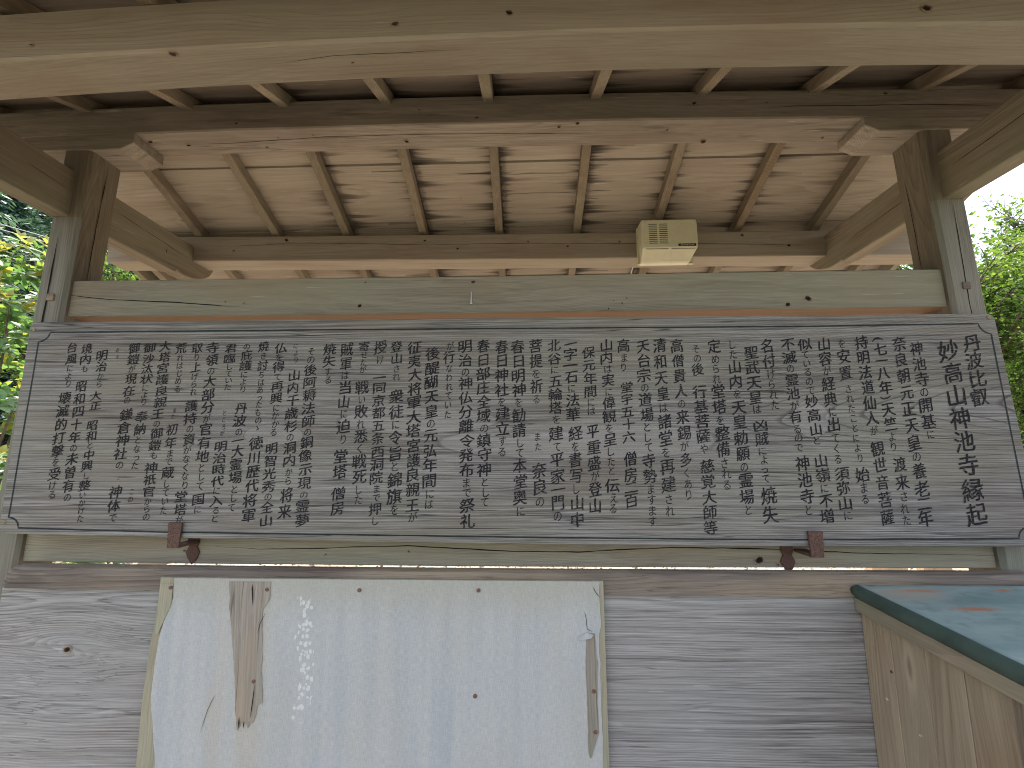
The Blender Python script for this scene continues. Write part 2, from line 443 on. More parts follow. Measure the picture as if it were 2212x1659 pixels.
def copper():
    t = NT('copper_patina')
    tc = t.n.new('ShaderNodeTexCoord').outputs['Object']
    s = t.sep(tc)
    n1 = t.noise(t.comb(t.math('MULTIPLY', s[0], 3.0), t.math('MULTIPLY', s[1], 9.0), 0.0), 1.0, 4, 0.6)
    n2 = t.noise(tc, 28.0, 4, 0.65)
    col = t.mix(t.ramp(n1, 0.32, 0.68), (0.125, 0.19, 0.182), (0.225, 0.285, 0.272))
    col = t.mix(t.math('MULTIPLY', t.ramp(n2, 0.5, 0.72), 0.5), col, (0.085, 0.135, 0.125))
    # rust streaks running down from the fixings: (x, y) centres, stretched along the fall with a tail
    for cx, cy, rx, ry, st in ((0.95, -0.078, 0.060, 0.012, 0.9), (1.16, -0.070, 0.020, 0.010, 0.9), (0.985, -0.185, 0.050, 0.012, 0.9), (0.90, -0.10, 0.10, 0.045, 0.45)):
        dx = t.math('DIVIDE', t.math('SUBTRACT', s[0], cx), rx)
        dy = t.math('DIVIDE', t.math('ADD', t.math('SUBTRACT', s[1], cy), t.math('MULTIPLY', t.math('SUBTRACT', n2, 0.5), 0.03)), ry)
        d = t.math('SQRT', t.math('ADD', t.math('MULTIPLY', dx, dx), t.math('MULTIPLY', dy, dy)))
        m = t.math('MULTIPLY', t.ramp(d, 1.5, 0.1), st)
        col = t.mix(m, col, (0.34, 0.12, 0.045) if st > 0.5 else (0.36, 0.27, 0.19))
    t.bump(n2, 0.2, 0.002)
    return t.done(col, 0.62, 0.3)


def painted_sheet():
    """off-white paper/veneer skin: woven texture, faint blue-grey streaks, buff tide marks, a run of white spots"""
    t = NT('whitewashed_skin')
    tc = t.n.new('ShaderNodeTexCoord').outputs['Object']
    s = t.sep(tc)
    x, z = s[0], s[2]
    st = t.noise(t.comb(t.math('MULTIPLY', x, 26.0), 0.0, t.math('MULTIPLY', z, 2.0)), 1.0, 4, 0.6)
    big = t.noise(t.comb(t.math('MULTIPLY', x, 5.0), 0.0, t.math('MULTIPLY', z, 3.0)), 1.0, 3, 0.55)
    we1 = t.noise(t.comb(t.math('MULTIPLY', x, 700.0), 0.0, t.math('MULTIPLY', z, 60.0)), 1.0, 2, 0.6)
    we2 = t.noise(t.comb(t.math('MULTIPLY', x, 60.0), 3.0, t.math('MULTIPLY', z, 700.0)), 1.0, 2, 0.6)
    weave = t.math('ADD', t.math('MULTIPLY', we1, 0.6), t.math('MULTIPLY', we2, 0.4))
    col = t.mix(t.ramp(st, 0.35, 0.68), (0.355, 0.358, 0.358), (0.31, 0.325, 0.336))
    col = t.mix(t.math('MULTIPLY', t.ramp(big, 0.45, 0.68), 0.6), col, (0.35, 0.336, 0.31))
    for cx, hw, a, c in ((-0.79, 0.035, 0.55, (0.335, 0.305, 0.26)), (-0.70, 0.05, 0.55, (0.335, 0.30, 0.25)), (-0.30, 0.018, 0.4, (0.28, 0.30, 0.318)), (-0.20, 0.012, 0.4, (0.28, 0.30, 0.318))):
        d = t.math('ABSOLUTE', t.math('ADD', t.math('SUBTRACT', x, cx), t.math('MULTIPLY', t.math('SUBTRACT', big, 0.5), 0.08)))
        m = t.math('MULTIPLY', t.ramp(d, hw, hw * 0.2), a)
        m = t.math('MULTIPLY', m, t.ramp(st, 0.3, 0.6, 0.4, 1.0))
        col = t.mix(m, col, c)
    top = t.math('MULTIPLY', t.ramp(t.math('ADD', z, t.math('MULTIPLY', st, 0.08)), 1.10, 1.22), 0.75)
    col = t.mix(top, col, (0.305, 0.297, 0.255))
    # run of white spots
    cxx = t.math('ADD', -0.575, t.math('MULTIPLY', t.math('SUBTRACT', t.noise(t.comb(0.0, 0.0, t.math('MULTIPLY', z, 9.0)), 1.0, 1, 0.5), 0.5), 0.05))
    dm = t.ramp(t.math('ABSOLUTE', t.math('SUBTRACT', x, cxx)), 0.034, 0.004)
    vo = t.vor(t.comb(t.math('MULTIPLY', x, 95.0), 0.0, t.math('MULTIPLY', z, 80.0)), 1.0)
    spot = t.math('MULTIPLY', t.ramp(vo[0], 0.55, 0.40), t.math('GREATER_THAN', t.sep(vo[1])[0], t.ramp(dm, 0.0, 1.0, 1.02, 0.35)))
    spot = t.math('MULTIPLY', spot, t.math('MULTIPLY', t.ramp(z, 0.83, 0.86), t.ramp(z, 1.15, 1.135)))
    col = t.mix(t.math('MULTIPLY', spot, 0.7), col, (0.53, 0.54, 0.54))
    f = t.ramp(weave, 0.3, 0.7, 0.84, 1.12)
    col = t.mix(1.0, col, t.comb(f, f, f), 'MULTIPLY')
    t.bump(weave, 0.25, 0.0012)
    return t.done(col, 0.75, 0.25)


M['copper'] = copper()
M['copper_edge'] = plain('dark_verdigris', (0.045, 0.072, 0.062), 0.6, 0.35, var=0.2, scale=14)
M['sheet'] = painted_sheet()


# ------------------------------------------------------------------ small marks cut into timber
def disc_verts(c, r, axis, n=10, squash=1.0, tilt=0.0, seed=0):
    vs = []
    for i in range(n):
        a = 2 * math.pi * i / n
        rr = r * (1 + 0.16 * mnoise.noise((math.cos(a) * 2 + seed, math.sin(a) * 2, seed)))
        p, q = rr * math.cos(a), rr * math.sin(a) * squash
        p, q = p * math.cos(tilt) - q * math.sin(tilt), p * math.sin(tilt) + q * math.cos(tilt)
        if axis == 'y':      # faces -Y
            vs.append((c[0] + p, c[1], c[2] + q))
        else:                # faces -Z
            vs.append((c[0] + p, c[1] + q, c[2]))
    return vs


def knot(parent, x, y, z, r, axis='y', eps=0.0012):
    """a dead knot: pale collar with a dark core, standing a hair proud of the face"""
    sd_ = random.random() * 30
    sq, ti = random.uniform(0.6, 0.85), random.uniform(-0.5, 0.5)
    d = Vector((0, -1, 0)) if axis == 'y' else Vector((0, 0, -1))
    c = Vector((x, y, z)) + d * eps
    n = 12
    rim = disc_verts(c, r * 1.25, axis, n, sq, ti, sd_)
    mid = disc_verts(c + d * 0.0004, r * 0.85, axis, n, sq, ti, sd_)
    core = disc_verts(c - d * 0.0002, r * 0.55, axis, n, sq, ti, sd_)
    vs = rim + mid + core
    fs, mi = [], []
    for i in range(n):
        j = (i + 1) % n
        fs.append((i, j, n + j, n + i)); mi.append(0)
        fs.append((n + i, n + j, 2 * n + j, 2 * n + i)); mi.append(1)
    fs.append(tuple(range(2 * n, 3 * n))); mi.append(2)
    o = mesh('knot', vs, fs, [M['knot_rim'], M['knot_core'] if r > 0.0055 else M['knot_rim'], M['dark'] if r > 0.0075 else M['knot_core']], parent)
    o.data.polygons.foreach_set('material_index', mi)
    return o


def crack(parent, pts, w=0.0014, axis='y', eps=0.0008, name='crack'):
    """drying crack: a tapering dark split following the given points"""
    P = []
    pts = [Vector(p) for p in pts]
    for a, b in zip(pts[:-1], pts[1:]):
        m = max(2, int((b - a).length / 0.02))
        for i in range(m):
            P.append(a.lerp(b, i / m))
    P.append(pts[-1])
    d = {'y': Vector((0, -1, 0)), 'z': Vector((0, 0, -1)), 'px': Vector((1, 0, 0)), 'nx': Vector((-1, 0, 0))}[axis]
    L = len(P)
    vs = []
    sd_ = random.random() * 30
    for i, p in enumerate(P):
        t = i / (L - 1)
        tan = (P[min(i + 1, L - 1)] - P[max(i - 1, 0)]).normalized()
        side = tan.cross(d).normalized()
        ww = w * (min(1, t * 6, (1 - t) * 6) * 0.85 + 0.15) * (0.75 + 0.5 * mnoise.noise((i * 0.35, sd_, 0)))
        jit = side * 0.0012 * mnoise.noise((i * 0.5, 7, sd_))
        vs += [p + d * eps + side * ww + jit, p + d * eps - side * ww + jit]
    fs = [(2 * i, 2 * i + 1, 2 * i + 3, 2 * i + 2) for i in range(L - 1)]
    return mesh(name, vs, fs, M['dark'], parent)


# ------------------------------------------------------------------ the roofed stand
root = empty('roofed_notice_stand', (0, 0.1, 0), 'brown grey timber stand with posts, beams and plank roof sheltering the notice board', 'shelter')
LEAN = 0.0339


def post(x0, x1, s):
    return beam('post', M['post'], root, 'z', (-0.3, 2.497), (x0, x1), (0.0405, 0.158), ch=0.010, n=36,
                off=lambda z: (s * LEAN * (z - 2), 0), wob=0.0022)


# the face turned to the weather has silvered; the sheltered sides are still brown
pl = post(-1.5267, -1.4292, 1)
pr_ = post(1.2494, 1.3495, -1)
for p_ in (pl, pr_):
    p_.data.materials.append(M['post_front'])
    for f_ in p_.data.polygons:
        if f_.normal.y < -0.55 and f_.center.z < 2.30: f_.material_index = 1
crack(pl, [(-1.486 + 0.03 * (z - 2), 0.0405, z) for z in (1.72, 1.9, 2.05, 2.2)], 0.0030)
crack(pr_, [(1.300 - 0.03 * (z - 2) + 0.004 * math.sin(z * 9), 0.0405, z) for z in (1.55, 1.75, 1.95, 2.1, 2.25)], 0.0018)
for (px, pz), po in (((-1.473, 1.996), pl), ((1.296, 1.991), pr_)):
    bevel_box('peg', M['cap'], po, (px - 0.011, 0.036, pz - 0.011), (px + 0.011, 0.05, pz + 0.011), 0.002)

XL, XR = -1.876, 1.741                      # gable ends
rdg = beam('ridge_beam', M['ridge'], root, 'x', (XL + 0.03, XR - 0.03), (0.0381, 0.1606), (2.5598, 2.6589), ch=0.004, n=40,
           off=lambda x: (0, -0.004 * x - 0.0201 * (x / 1.6) ** 2))
for k in ((-0.935, 0.038, 2.579, 0.006), (-0.336, 0.038, 2.611, 0.004), (-0.149, 0.038, 2.577, 0.006), (0.545, 0.038, 2.609, 0.008), (0.772, 0.038, 2.605, 0.005), (1.142, 0.038, 2.626, 0.007)):
    knot(rdg, *k)
RZ = lambda x: 2.5598 - 0.004 * x - 0.0201 * (x / 1.6) ** 2
for x, y, _, r in ((-1.254, 0.079, 0, 0.010), (-1.14, 0.102, 0, 0.008), (-0.821, 0.081, 0, 0.004), (-0.698, 0.074, 0, 0.005), (-0.396, 0.117, 0, 0.009), (0.116, 0.063, 0, 0.007), (0.471, 0.086, 0, 0.006), (0.997, 0.131, 0, 0.006), (0.61, 0.145, 0, 0.011), (-0.882, 0.128, 0, 0.006), (0.175, 0.048, 0, 0.008)):
    knot(rdg, x, y, RZ(x), r, 'z')
crack(rdg, [(x, y, RZ(x)) for x, y in ((-1.126, 0.098), (-0.991, 0.1), (-0.795, 0.091), (-0.665, 0.084), (-0.354, 0.084), (-0.037, 0.09), (0.261, 0.099))], 0.0011, 'z')
crack(rdg, [(0.771, 0.038, 2.586), (0.863, 0.038, 2.591), (1.063, 0.038, 2.587), (1.262, 0.038, 2.585), (1.472, 0.038, 2.575)], 0.0016)

# boat-shaped bracket on each post head
for xi, xo, s in ((-1.272, -1.65, 1), (1.065, 1.49, -1)):
    y0, y1 = 0.0365, 0.1622
    zt = RZ(xi) - 0.0005
    prof = [(xi, zt), (xi, 2.519), (xi - s * 0.045, 2.4975), (xo + s * 0.045, 2.4975), (xo, 2.519), (xo, RZ(xo) - 0.0005)]
    vs = [(x, y0, z) for x, z in prof] + [(x, y1, z) for x, z in prof]
    n = len(prof)
    fs = [(i, (i + 1) % n, n + (i + 1) % n, n + i) for i in range(n)] + [tuple(range(n)), tuple(range(n, 2 * n))]
    o = fix_normals(mesh('bracket', vs, fs, M['ridge'], root))
    md = o.modifiers.new('edge', 'BEVEL'); md.width = 0.002; md.segments = 1
    crack(o, [(xi - s * 0.05, y0 + 0.03, 2.4975), (xi - s * 0.12, y0 + 0.035, 2.4975)], 0.0008, 'z')

# eaves purlins, back and front
QZ = lambda x: -0.0078 * x + 0.0033 * (x / 1.6) ** 2
FZ = lambda x: 0.0057 * x - 0.0455 * (x / 1.6) ** 2
qb = beam('purlin', M['frame_x'], root, 'x', (XL + 0.03, XR - 0.03), (0.5878, 0.6947), (2.3404, 2.4567), ch=0.004, n=40, off=lambda x: (0, QZ(x)))
qf = beam('purlin', M['frame_x'], root, 'x', (XL + 0.03, XR - 0.03), (-0.4864, -0.384), (2.3418, 2.4581), ch=0.006, n=40, off=lambda x: (0, FZ(x)))
for k in ((-1.277, 0.588, 2.4, 0.005), (-1.045, 0.588, 2.445, 0.009), (-0.432, 0.588, 2.431, 0.006), (-0.288, 0.588, 2.392, 0.006), (0.018, 0.588, 2.419, 0.005), (0.187, 0.588, 2.394, 0.006), (0.409, 0.588, 2.411, 0.005), (1.123, 0.588, 2.381, 0.008), (0.931, 0.588, 2.431, 0.007)):
    knot(qb, *k)
crack(qb, [(-1.373, 0.588, 2.421), (-1.165, 0.588, 2.423), (-1.044, 0.588, 2.432), (-0.754, 0.588, 2.425), (-0.427, 0.588, 2.412), (-0.053, 0.588, 2.412), (0.482, 0.588, 2.402), (0.747, 0.588, 2.397), (0.922, 0.588, 2.391), (1.115, 0.588, 2.384), (1.261, 0.588, 2.387)], 0.0011)
for k in ((-0.259, -0.4864, 2.372, 0.0075), (-0.026, -0.4864, 2.390, 0.008), (0.797, -0.4864, 2.370, 0.010), (-1.02, -0.4864, 2.350, 0.005)):
    knot(qf, *k)
for x, y, r in ((-0.724, -0.478, 0.0075), (-0.364, -0.435, 0.004)):
    knot(qf, x, y, 2.3418 + FZ(x), r, 'z')
crack(qf, [(x, y, 2.3418 + FZ(x)) for x, y in ((-0.524, -0.441), (-0.398, -0.454), (-0.241, -0.454), (-0.124, -0.456))], 0.0006, 'z')

# cantilever arms through the posts; carved nose at both ends
def arm(x0, x1):
    half = [(0.10, 2.268), (0.500, 2.268), (0.504, 2.278), (0.525, 2.2735), (0.56, 2.2735), (0.60, 2.279), (0.64, 2.291), (0.675, 2.308), (0.705, 2.332), (0.722, 2.360), (0.725, 2.4228)]
    prof = [(0.199 - y, z) for y, z in reversed(half)] + half[1:]
    vs, fs = [], []
    n = len(prof)
    for x, ins in ((x0, 0), (x1, 0)):
        vs += [(x, y, z) for y, z in prof]
    fs = [(i, (i + 1) % n, n + (i + 1) % n, n + i) for i in range(n)] + [tuple(range(n)), tuple(range(n, 2 * n))]
    o = fix_normals(mesh('arm', vs, fs, M['frame_y'], root))
    md = o.modifiers.new('edge', 'BEVEL'); md.width = 0.003; md.segments = 1; md.limit_method = 'ANGLE'
    return o


al = arm(-1.5207, -1.4571)
ar = arm(1.2747, 1.3362)

crack(al, [(-1.4571, -0.10, 2.36), (-1.4571, -0.02, 2.355), (-1.4571, 0.035, 2.35)], 0.0008, 'px')
crack(al, [(-1.4571, 0.20, 2.372), (-1.4571, 0.33, 2.366), (-1.4571, 0.47, 2.36), (-1.4571, 0.56, 2.352)], 0.0010, 'px')
crack(al, [(-1.4571, 0.44, 2.325), (-1.4571, 0.441, 2.345)], 0.0022, 'px')
crack(ar, [(1.2747, 0.17, 2.345), (1.2747, 0.30, 2.34), (1.2747, 0.45, 2.338)], 0.0011, 'nx')
crack(ar, [(1.2747, -0.25, 2.36), (1.2747, -0.12, 2.354), (1.2747, 0.0, 2.352)], 0.0012, 'nx')
crack(pl, [(-1.4292 + 0.0339 * (z - 2), 0.10 + 0.003 * math.sin(z * 8), z) for z in (2.06, 2.15, 2.25, 2.36, 2.46)], 0.0018, 'px', eps=0.0022)
crack(pr_, [(1.2494 - 0.0339 * (z - 2), 0.12 + 0.002 * math.sin(z * 8), z) for z in (2.06, 2.18, 2.3, 2.38)], 0.0014, 'nx', eps=0.0022)

# rafters and roof boards, both slopes
SL = 0.3732
ZU = lambda y: 2.6589 - SL * (y - 0.0994)
RX = [-1.80, -1.445, -1.10, -0.785, -0.445, -0.11, 0.230, 0.572, 0.925, 1.26, 1.60]
EAVE = 1.0
for side in (1, -1):
    for i, x in enumerate(RX):
        fx = random.uniform(-0.006, 0.006)
        h0 = random.uniform(-0.001, 0.001)
        y1 = EAVE if side == 1 else 0.199 - (-0.80)
        def P(y, up):
            yy = y if side == 1 else 0.199 - y
            return yy, ZU(y) + up
        w = 0.0165
        vs = []
        for xs, y in ((0, 0.1005), (0, 0.35), (0, 0.65), (0, y1)):
            wx = random.uniform(-0.0012, 0.0012)
            for dx, up in ((-w, 0.0), (w, 0.0), (w, 0.044), (-w, 0.044)):
                yy, zz = P(y, up + h0)
                vs.append((x + dx + wx + (fx if side == -1 else 0), yy, zz))
        fs = [(0, 1, 2, 3), (12, 13, 14, 15)]
        for q in range(3):
            for j in range(4):
                fs.append((q * 4 + j, q * 4 + (j + 1) % 4, q * 4 + 4 + (j + 1) % 4, q * 4 + 4 + j))
        o = fix_normals(mesh('rafter', vs, fs, M['rafter'], root))
        md = o.modifiers.new('edge', 'BEVEL'); md.width = 0.0015; md.segments = 1
    cuts = [(0.1015, 0.3215), (0.3305, 0.6215), (0.6295, 0.912), (0.919, 1.0)] if side == 1 else [(0.1015, 0.30), (0.3055, 0.58), (0.586, 0.86), (0.8655, 1.0)]
    for ya, yb in cuts:
        vs, fs = [], []
        N = 48
        t0 = random.random() * 20
        for i in range(N + 1):
            x = XL + (XR - XL) * i / N
            sag = 0.0012 * mnoise.noise((x * 3, t0, 0))
            je = 0.0012 * mnoise.noise((x * 2, t0 + 9, 0))
            for y, up in ((ya + je, 0.0445 + sag), (yb + je, 0.0445 + sag), (yb + je, 0.0565), (ya + je, 0.0565)):
                yy = y if side == 1 else 0.199 - y
                vs.append((x, yy, ZU(y) + up))
        for i in range(N):
            for j in range(4):
                fs.append((i * 4 + j, i * 4 + (j + 1) % 4, i * 4 + 4 + (j + 1) % 4, i * 4 + 4 + j))
        fs += [(0, 1, 2, 3), (N * 4, N * 4 + 1, N * 4 + 2, N * 4 + 3)]
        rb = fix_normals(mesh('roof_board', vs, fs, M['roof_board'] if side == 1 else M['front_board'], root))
        if side == 1 and ya > 0.30 and ya < 0.5:
            for px in ((-0.26, -0.12, 0.37), (-0.09, 0.22, 0.375), (-0.09, 0.22, 0.46), (0.25, 0.33, 0.345), (0.25, 0.36, 0.455), (0.25, 0.31, 0.49), (-0.54, -0.45, 0.40)):
                pts = [(px[0] + (px[1] - px[0]) * q / 5, px[2] + 0.002 * math.sin(q * 2.1), ZU(px[2]) + 0.0445) for q in range(6)]
                crack(rb, pts, 0.0011, 'z', eps=0.0016)
    # covering above the boards, with an eaves fascia
    vs = []
    for x in (XL - 0.02, XR + 0.02):
        for y, up in ((0.0995, 0.058), (1.03, 0.058), (1.03, 0.085), (0.0995, 0.085)):
            vs.append((x, y if side == 1 else 0.199 - y, ZU(y) + up))
    o = fix_normals(mesh('roof_covering', vs, [(0, 1, 2, 3), (4, 5, 6, 7), (0, 1, 5, 4), (1, 2, 6, 5), (2, 3, 7, 6), (3, 0, 4, 7)], M['copper'], root))
for x in (XL - 0.016, XR - 0.012):
    prof = [(0.0994, ZU(0.0994) - 0.03), (1.015, ZU(1.015) - 0.012), (1.015, ZU(1.015) + 0.057), (0.0994, ZU(0.0994) + 0.057)]
    for side in (1, -1):
        pts = [(y if side == 1 else 0.199 - y, z) for y, z in prof]
        vs = [(x, y, z) for y, z in pts] + [(x + 0.028, y, z) for y, z in pts]
        fix_normals(mesh('bargeboard', vs, [(0, 1, 2, 3), (4, 5, 6, 7), (0, 1, 5, 4), (1, 2, 6, 5), (2, 3, 7, 6), (3, 0, 4, 7)], M['frame_y'], root))

# cross rails
NZ = lambda x: -0.0015 * x + 0.0031 * (x / 1.6) ** 2
r1 = beam('rail', M['rail'], root, 'x', (-1.4475, 1.2655), (0.0606, 0.155), (1.9343, 2.0526), ch=0.003, n=40, off=lambda x: (0, NZ(x)))
r1.data.materials.append(M['fresh'])
for p in r1.data.polygons:
    if p.normal.z < -0.8: p.material_index = 1
for k in ((-0.158, 0.0606, 2.033, 0.0075), (-0.493, 0.0606, 2.037, 0.005), (-0.873, 0.0606, 1.975, 0.0045), (-0.932, 0.0606, 1.98, 0.003), (0.296, 0.0606, 1.958, 0.005), (0.254, 0.0606, 1.941, 0.005), (0.849, 0.0606, 1.965, 0.011), (0.788, 0.0606, 1.947, 0.009), (-0.508, 0.0606, 1.961, 0.008), (0.31, 0.0606, 1.975, 0.004), (0.27, 0.0606, 1.967, 0.003)):
    knot(r1, *k)
crack(r1, [(-1.441, 0.0606, 2.009), (-1.299, 0.0606, 1.993), (-1.164, 0.0606, 1.985), (-1.03, 0.0606, 1.976), (-0.941, 0.0606, 1.967), (-0.882, 0.0606, 1.966)], 0.0017)
r2 = beam('rail', M['rail'], root, 'x', (-1.458, 1.296), (0.0606, 0.118), (1.196, 1.305), ch=0.003, n=40, off=lambda x: (0, -0.004 * x + 0.0045 * (x / 1.4) ** 2))
for k in ((-0.572, 0.0606, 1.227, 0.004), (-0.334, 0.0606, 1.237, 0.004), (0.641, 0.0606, 1.215, 0.014), (0.692, 0.0606, 1.203, 0.005), (-0.982, 0.0606, 1.237, 0.004)):
    knot(r2, *k)
crack(r2, [(-0.893, 0.0606, 1.25), (-0.765, 0.0606, 1.242), (-0.577, 0.0606, 1.245), (-0.497, 0.0606, 1.248), (-0.338, 0.0606, 1.252), (-0.18, 0.0606, 1.244), (-0.042, 0.0606, 1.237), (0.145, 0.0606, 1.236), (0.274, 0.0606, 1.243), (0.403, 0.0606, 1.248), (0.543, 0.0606, 1.247), (0.72, 0.0606, 1.243), (0.919, 0.0606, 1.234), (1.093, 0.0606, 1.232), (1.283, 0.0606, 1.228)], 0.0017)
beam('rail', M['rail'], root, 'x', (-1.49, 1.33), (0.0606, 0.118), (0.42, 0.53), ch=0.003, n=8)

# ------------------------------------------------------------------ the inscribed board
board = empty('notice_board', (-0.075, 0.0, 1.27), 'long silver grey wooden board with brushed black Japanese temple history', 'notice board')
BY = lambda z: 0.0213 * (z - 2.0)            # face of the board, leaning a little
TH = 0.030


def board_mesh():
    xl = lambda z: -1.478 + (1.904 - z) * 0.0313
    xr = lambda z: 1.320 + (1.893 - z) * 0.0254
    N, K = 60, 10
    rc = 0.02
    vs, fs = [], []
    def edge(t, k):
        s = k / K
        x_t, x_b = xl(1.9) + (xr(1.9) - xl(1.9)) * t, xl(1.28) + (xr(1.28) - xl(1.28)) * t
        zt = 1.904 - 0.011 * t
        xb = x_b
        zb = 1.2698 - 0.0108 * xb + 0.0137 * (xb / 1.6) ** 2
        # rounded corners
        W = 2.8
        dd = min(t, 1 - t) * W
        if dd < rc:
            q = rc - math.sqrt(max(0, rc * rc - (rc - dd) ** 2))
            zt -= q; zb += q
        z = zb + (zt - zb) * s
        x = x_b + (x_t - x_b) * s
        return x, z
    ts = [0, 0.0012, 0.003, 0.0071] + [i / N for i in range(1, N)] + [0.9929, 0.997, 0.9988, 1.0]
    T = len(ts)
    for t in ts:
        for k in range(K + 1):
            x, z = edge(t, k)
            vs.append((x, BY(z), z))
    off = len(vs)
    vs += [(x, y + TH, z) for x, y, z in vs]
    for i in range(T - 1):
        for k in range(K):
            a = i * (K + 1) + k
            fs.append((a, a + 1, a + K + 2, a + K + 1))
            fs.append((off + a, off + a + K + 1, off + a + K + 2, off + a + 1))
        for k in (0, K):
            a = i * (K + 1) + k
            fs.append((a, a + K + 1, off + a + K + 1, off + a))
    for i in (0, T - 1):
        for k in range(K):
            a = i * (K + 1) + k
            fs.append((a, a + 1, off + a + 1, off + a))
    o = fix_normals(mesh('panel', vs, fs, M['board'], board))
    md = o.modifiers.new('edge', 'BEVEL'); md.width = 0.003; md.segments = 2; md.limit_method = 'ANGLE'; md.angle_limit = R(50)


board_mesh()


def ribbon(name, pts, w, mat, parent, eps, closed=False):
    """flat painted line on the board face"""
    P = []
    L = len(pts)
    rng = range(L if closed else L - 1)
    for i in rng:
        a, b = pts[i], pts[(i + 1) % L]
        d = math.hypot(b[0] - a[0], b[1] - a[1])
        m = max(1, int(d / 0.03))
        for k in range(m):
            P.append((a[0] + (b[0] - a[0]) * k / m, a[1] + (b[1] - a[1]) * k / m))
    if not closed: P.append(pts[-1])
    n = len(P)
    vs = []
    for i, (x, z) in enumerate(P):
        q0 = P[(i - 1) % n] if closed or i > 0 else P[i]
        q1 = P[(i + 1) % n] if closed or i < n - 1 else P[i]
        tx, tz = q1[0] - q0[0], q1[1] - q0[1]
        l = math.hypot(tx, tz) or 1
        nx, nz = -tz / l, tx / l
        ww = w * (1 + 0.30 * mnoise.noise((x * 14, z * 14, 3)))
        j = 0.0007 * mnoise.noise((x * 9, z * 9, 8))
        for s in (1, -1):
            X, Z = x + nx * (s * ww + j), z + nz * (s * ww + j)
            vs.append((X, BY(Z) - eps, Z))
    fs = [(2 * i, 2 * i + 1, 2 * ((i + 1) % n) + 1, 2 * ((i + 1) % n)) for i in range(n if closed else n - 1)]
    return mesh(name, vs, fs, mat, parent)


border = [(-1.405, 1.8715)]
def arc(cx, cz, r, a0, a1, n=7):
    return [(cx + r * math.cos(R(a0 + (a1 - a0) * i / n)), cz + r * math.sin(R(a0 + (a1 - a0) * i / n))) for i in range(n + 1)]
border = arc(-1.441, 1.8735, 0.031, -90, -5)[::-1]            # top left notch, travelled towards the left side
border += arc(-1.433, 1.309, 0.030, 95, 5)                     # bottom left
border += [(-0.993, 1.3005), (-0.493, 1.294), (-0.019, 1.288), (0.3, 1.285), (0.719, 1.282)]
border += [(x, z) for x, z in arc(1.303, 1.283, 0.031, 175, 85)]
border += arc(1.303, 1.866, 0.033, 265, 185)
border += [(0.8, 1.8615), (0.0, 1.8655), (-0.8, 1.8695)]
ribbon('border_line', border, 0.0021, M['line_paint'], board, 0.0006, closed=True)

for x, z in ((-1.462, 1.879), (1.302, 1.881), (-1.446, 1.327), (1.322, 1.29)):
    vs = [(x + 0.0055 * math.cos(a), BY(z) - 0.0012, z + 0.0055 * math.sin(a)) for a in [2 * math.pi * i / 10 for i in range(10)]]
    vs += [(x + 0.003 * math.cos(a), BY(z) - 0.0022, z + 0.003 * math.sin(a)) for a in [2 * math.pi * i / 10 for i in range(10)]]
    mesh('screw', vs, [(i, (i + 1) % 10, 10 + (i + 1) % 10, 10 + i) for i in range(10)] + [tuple(range(10, 20))], M['brass'], board)

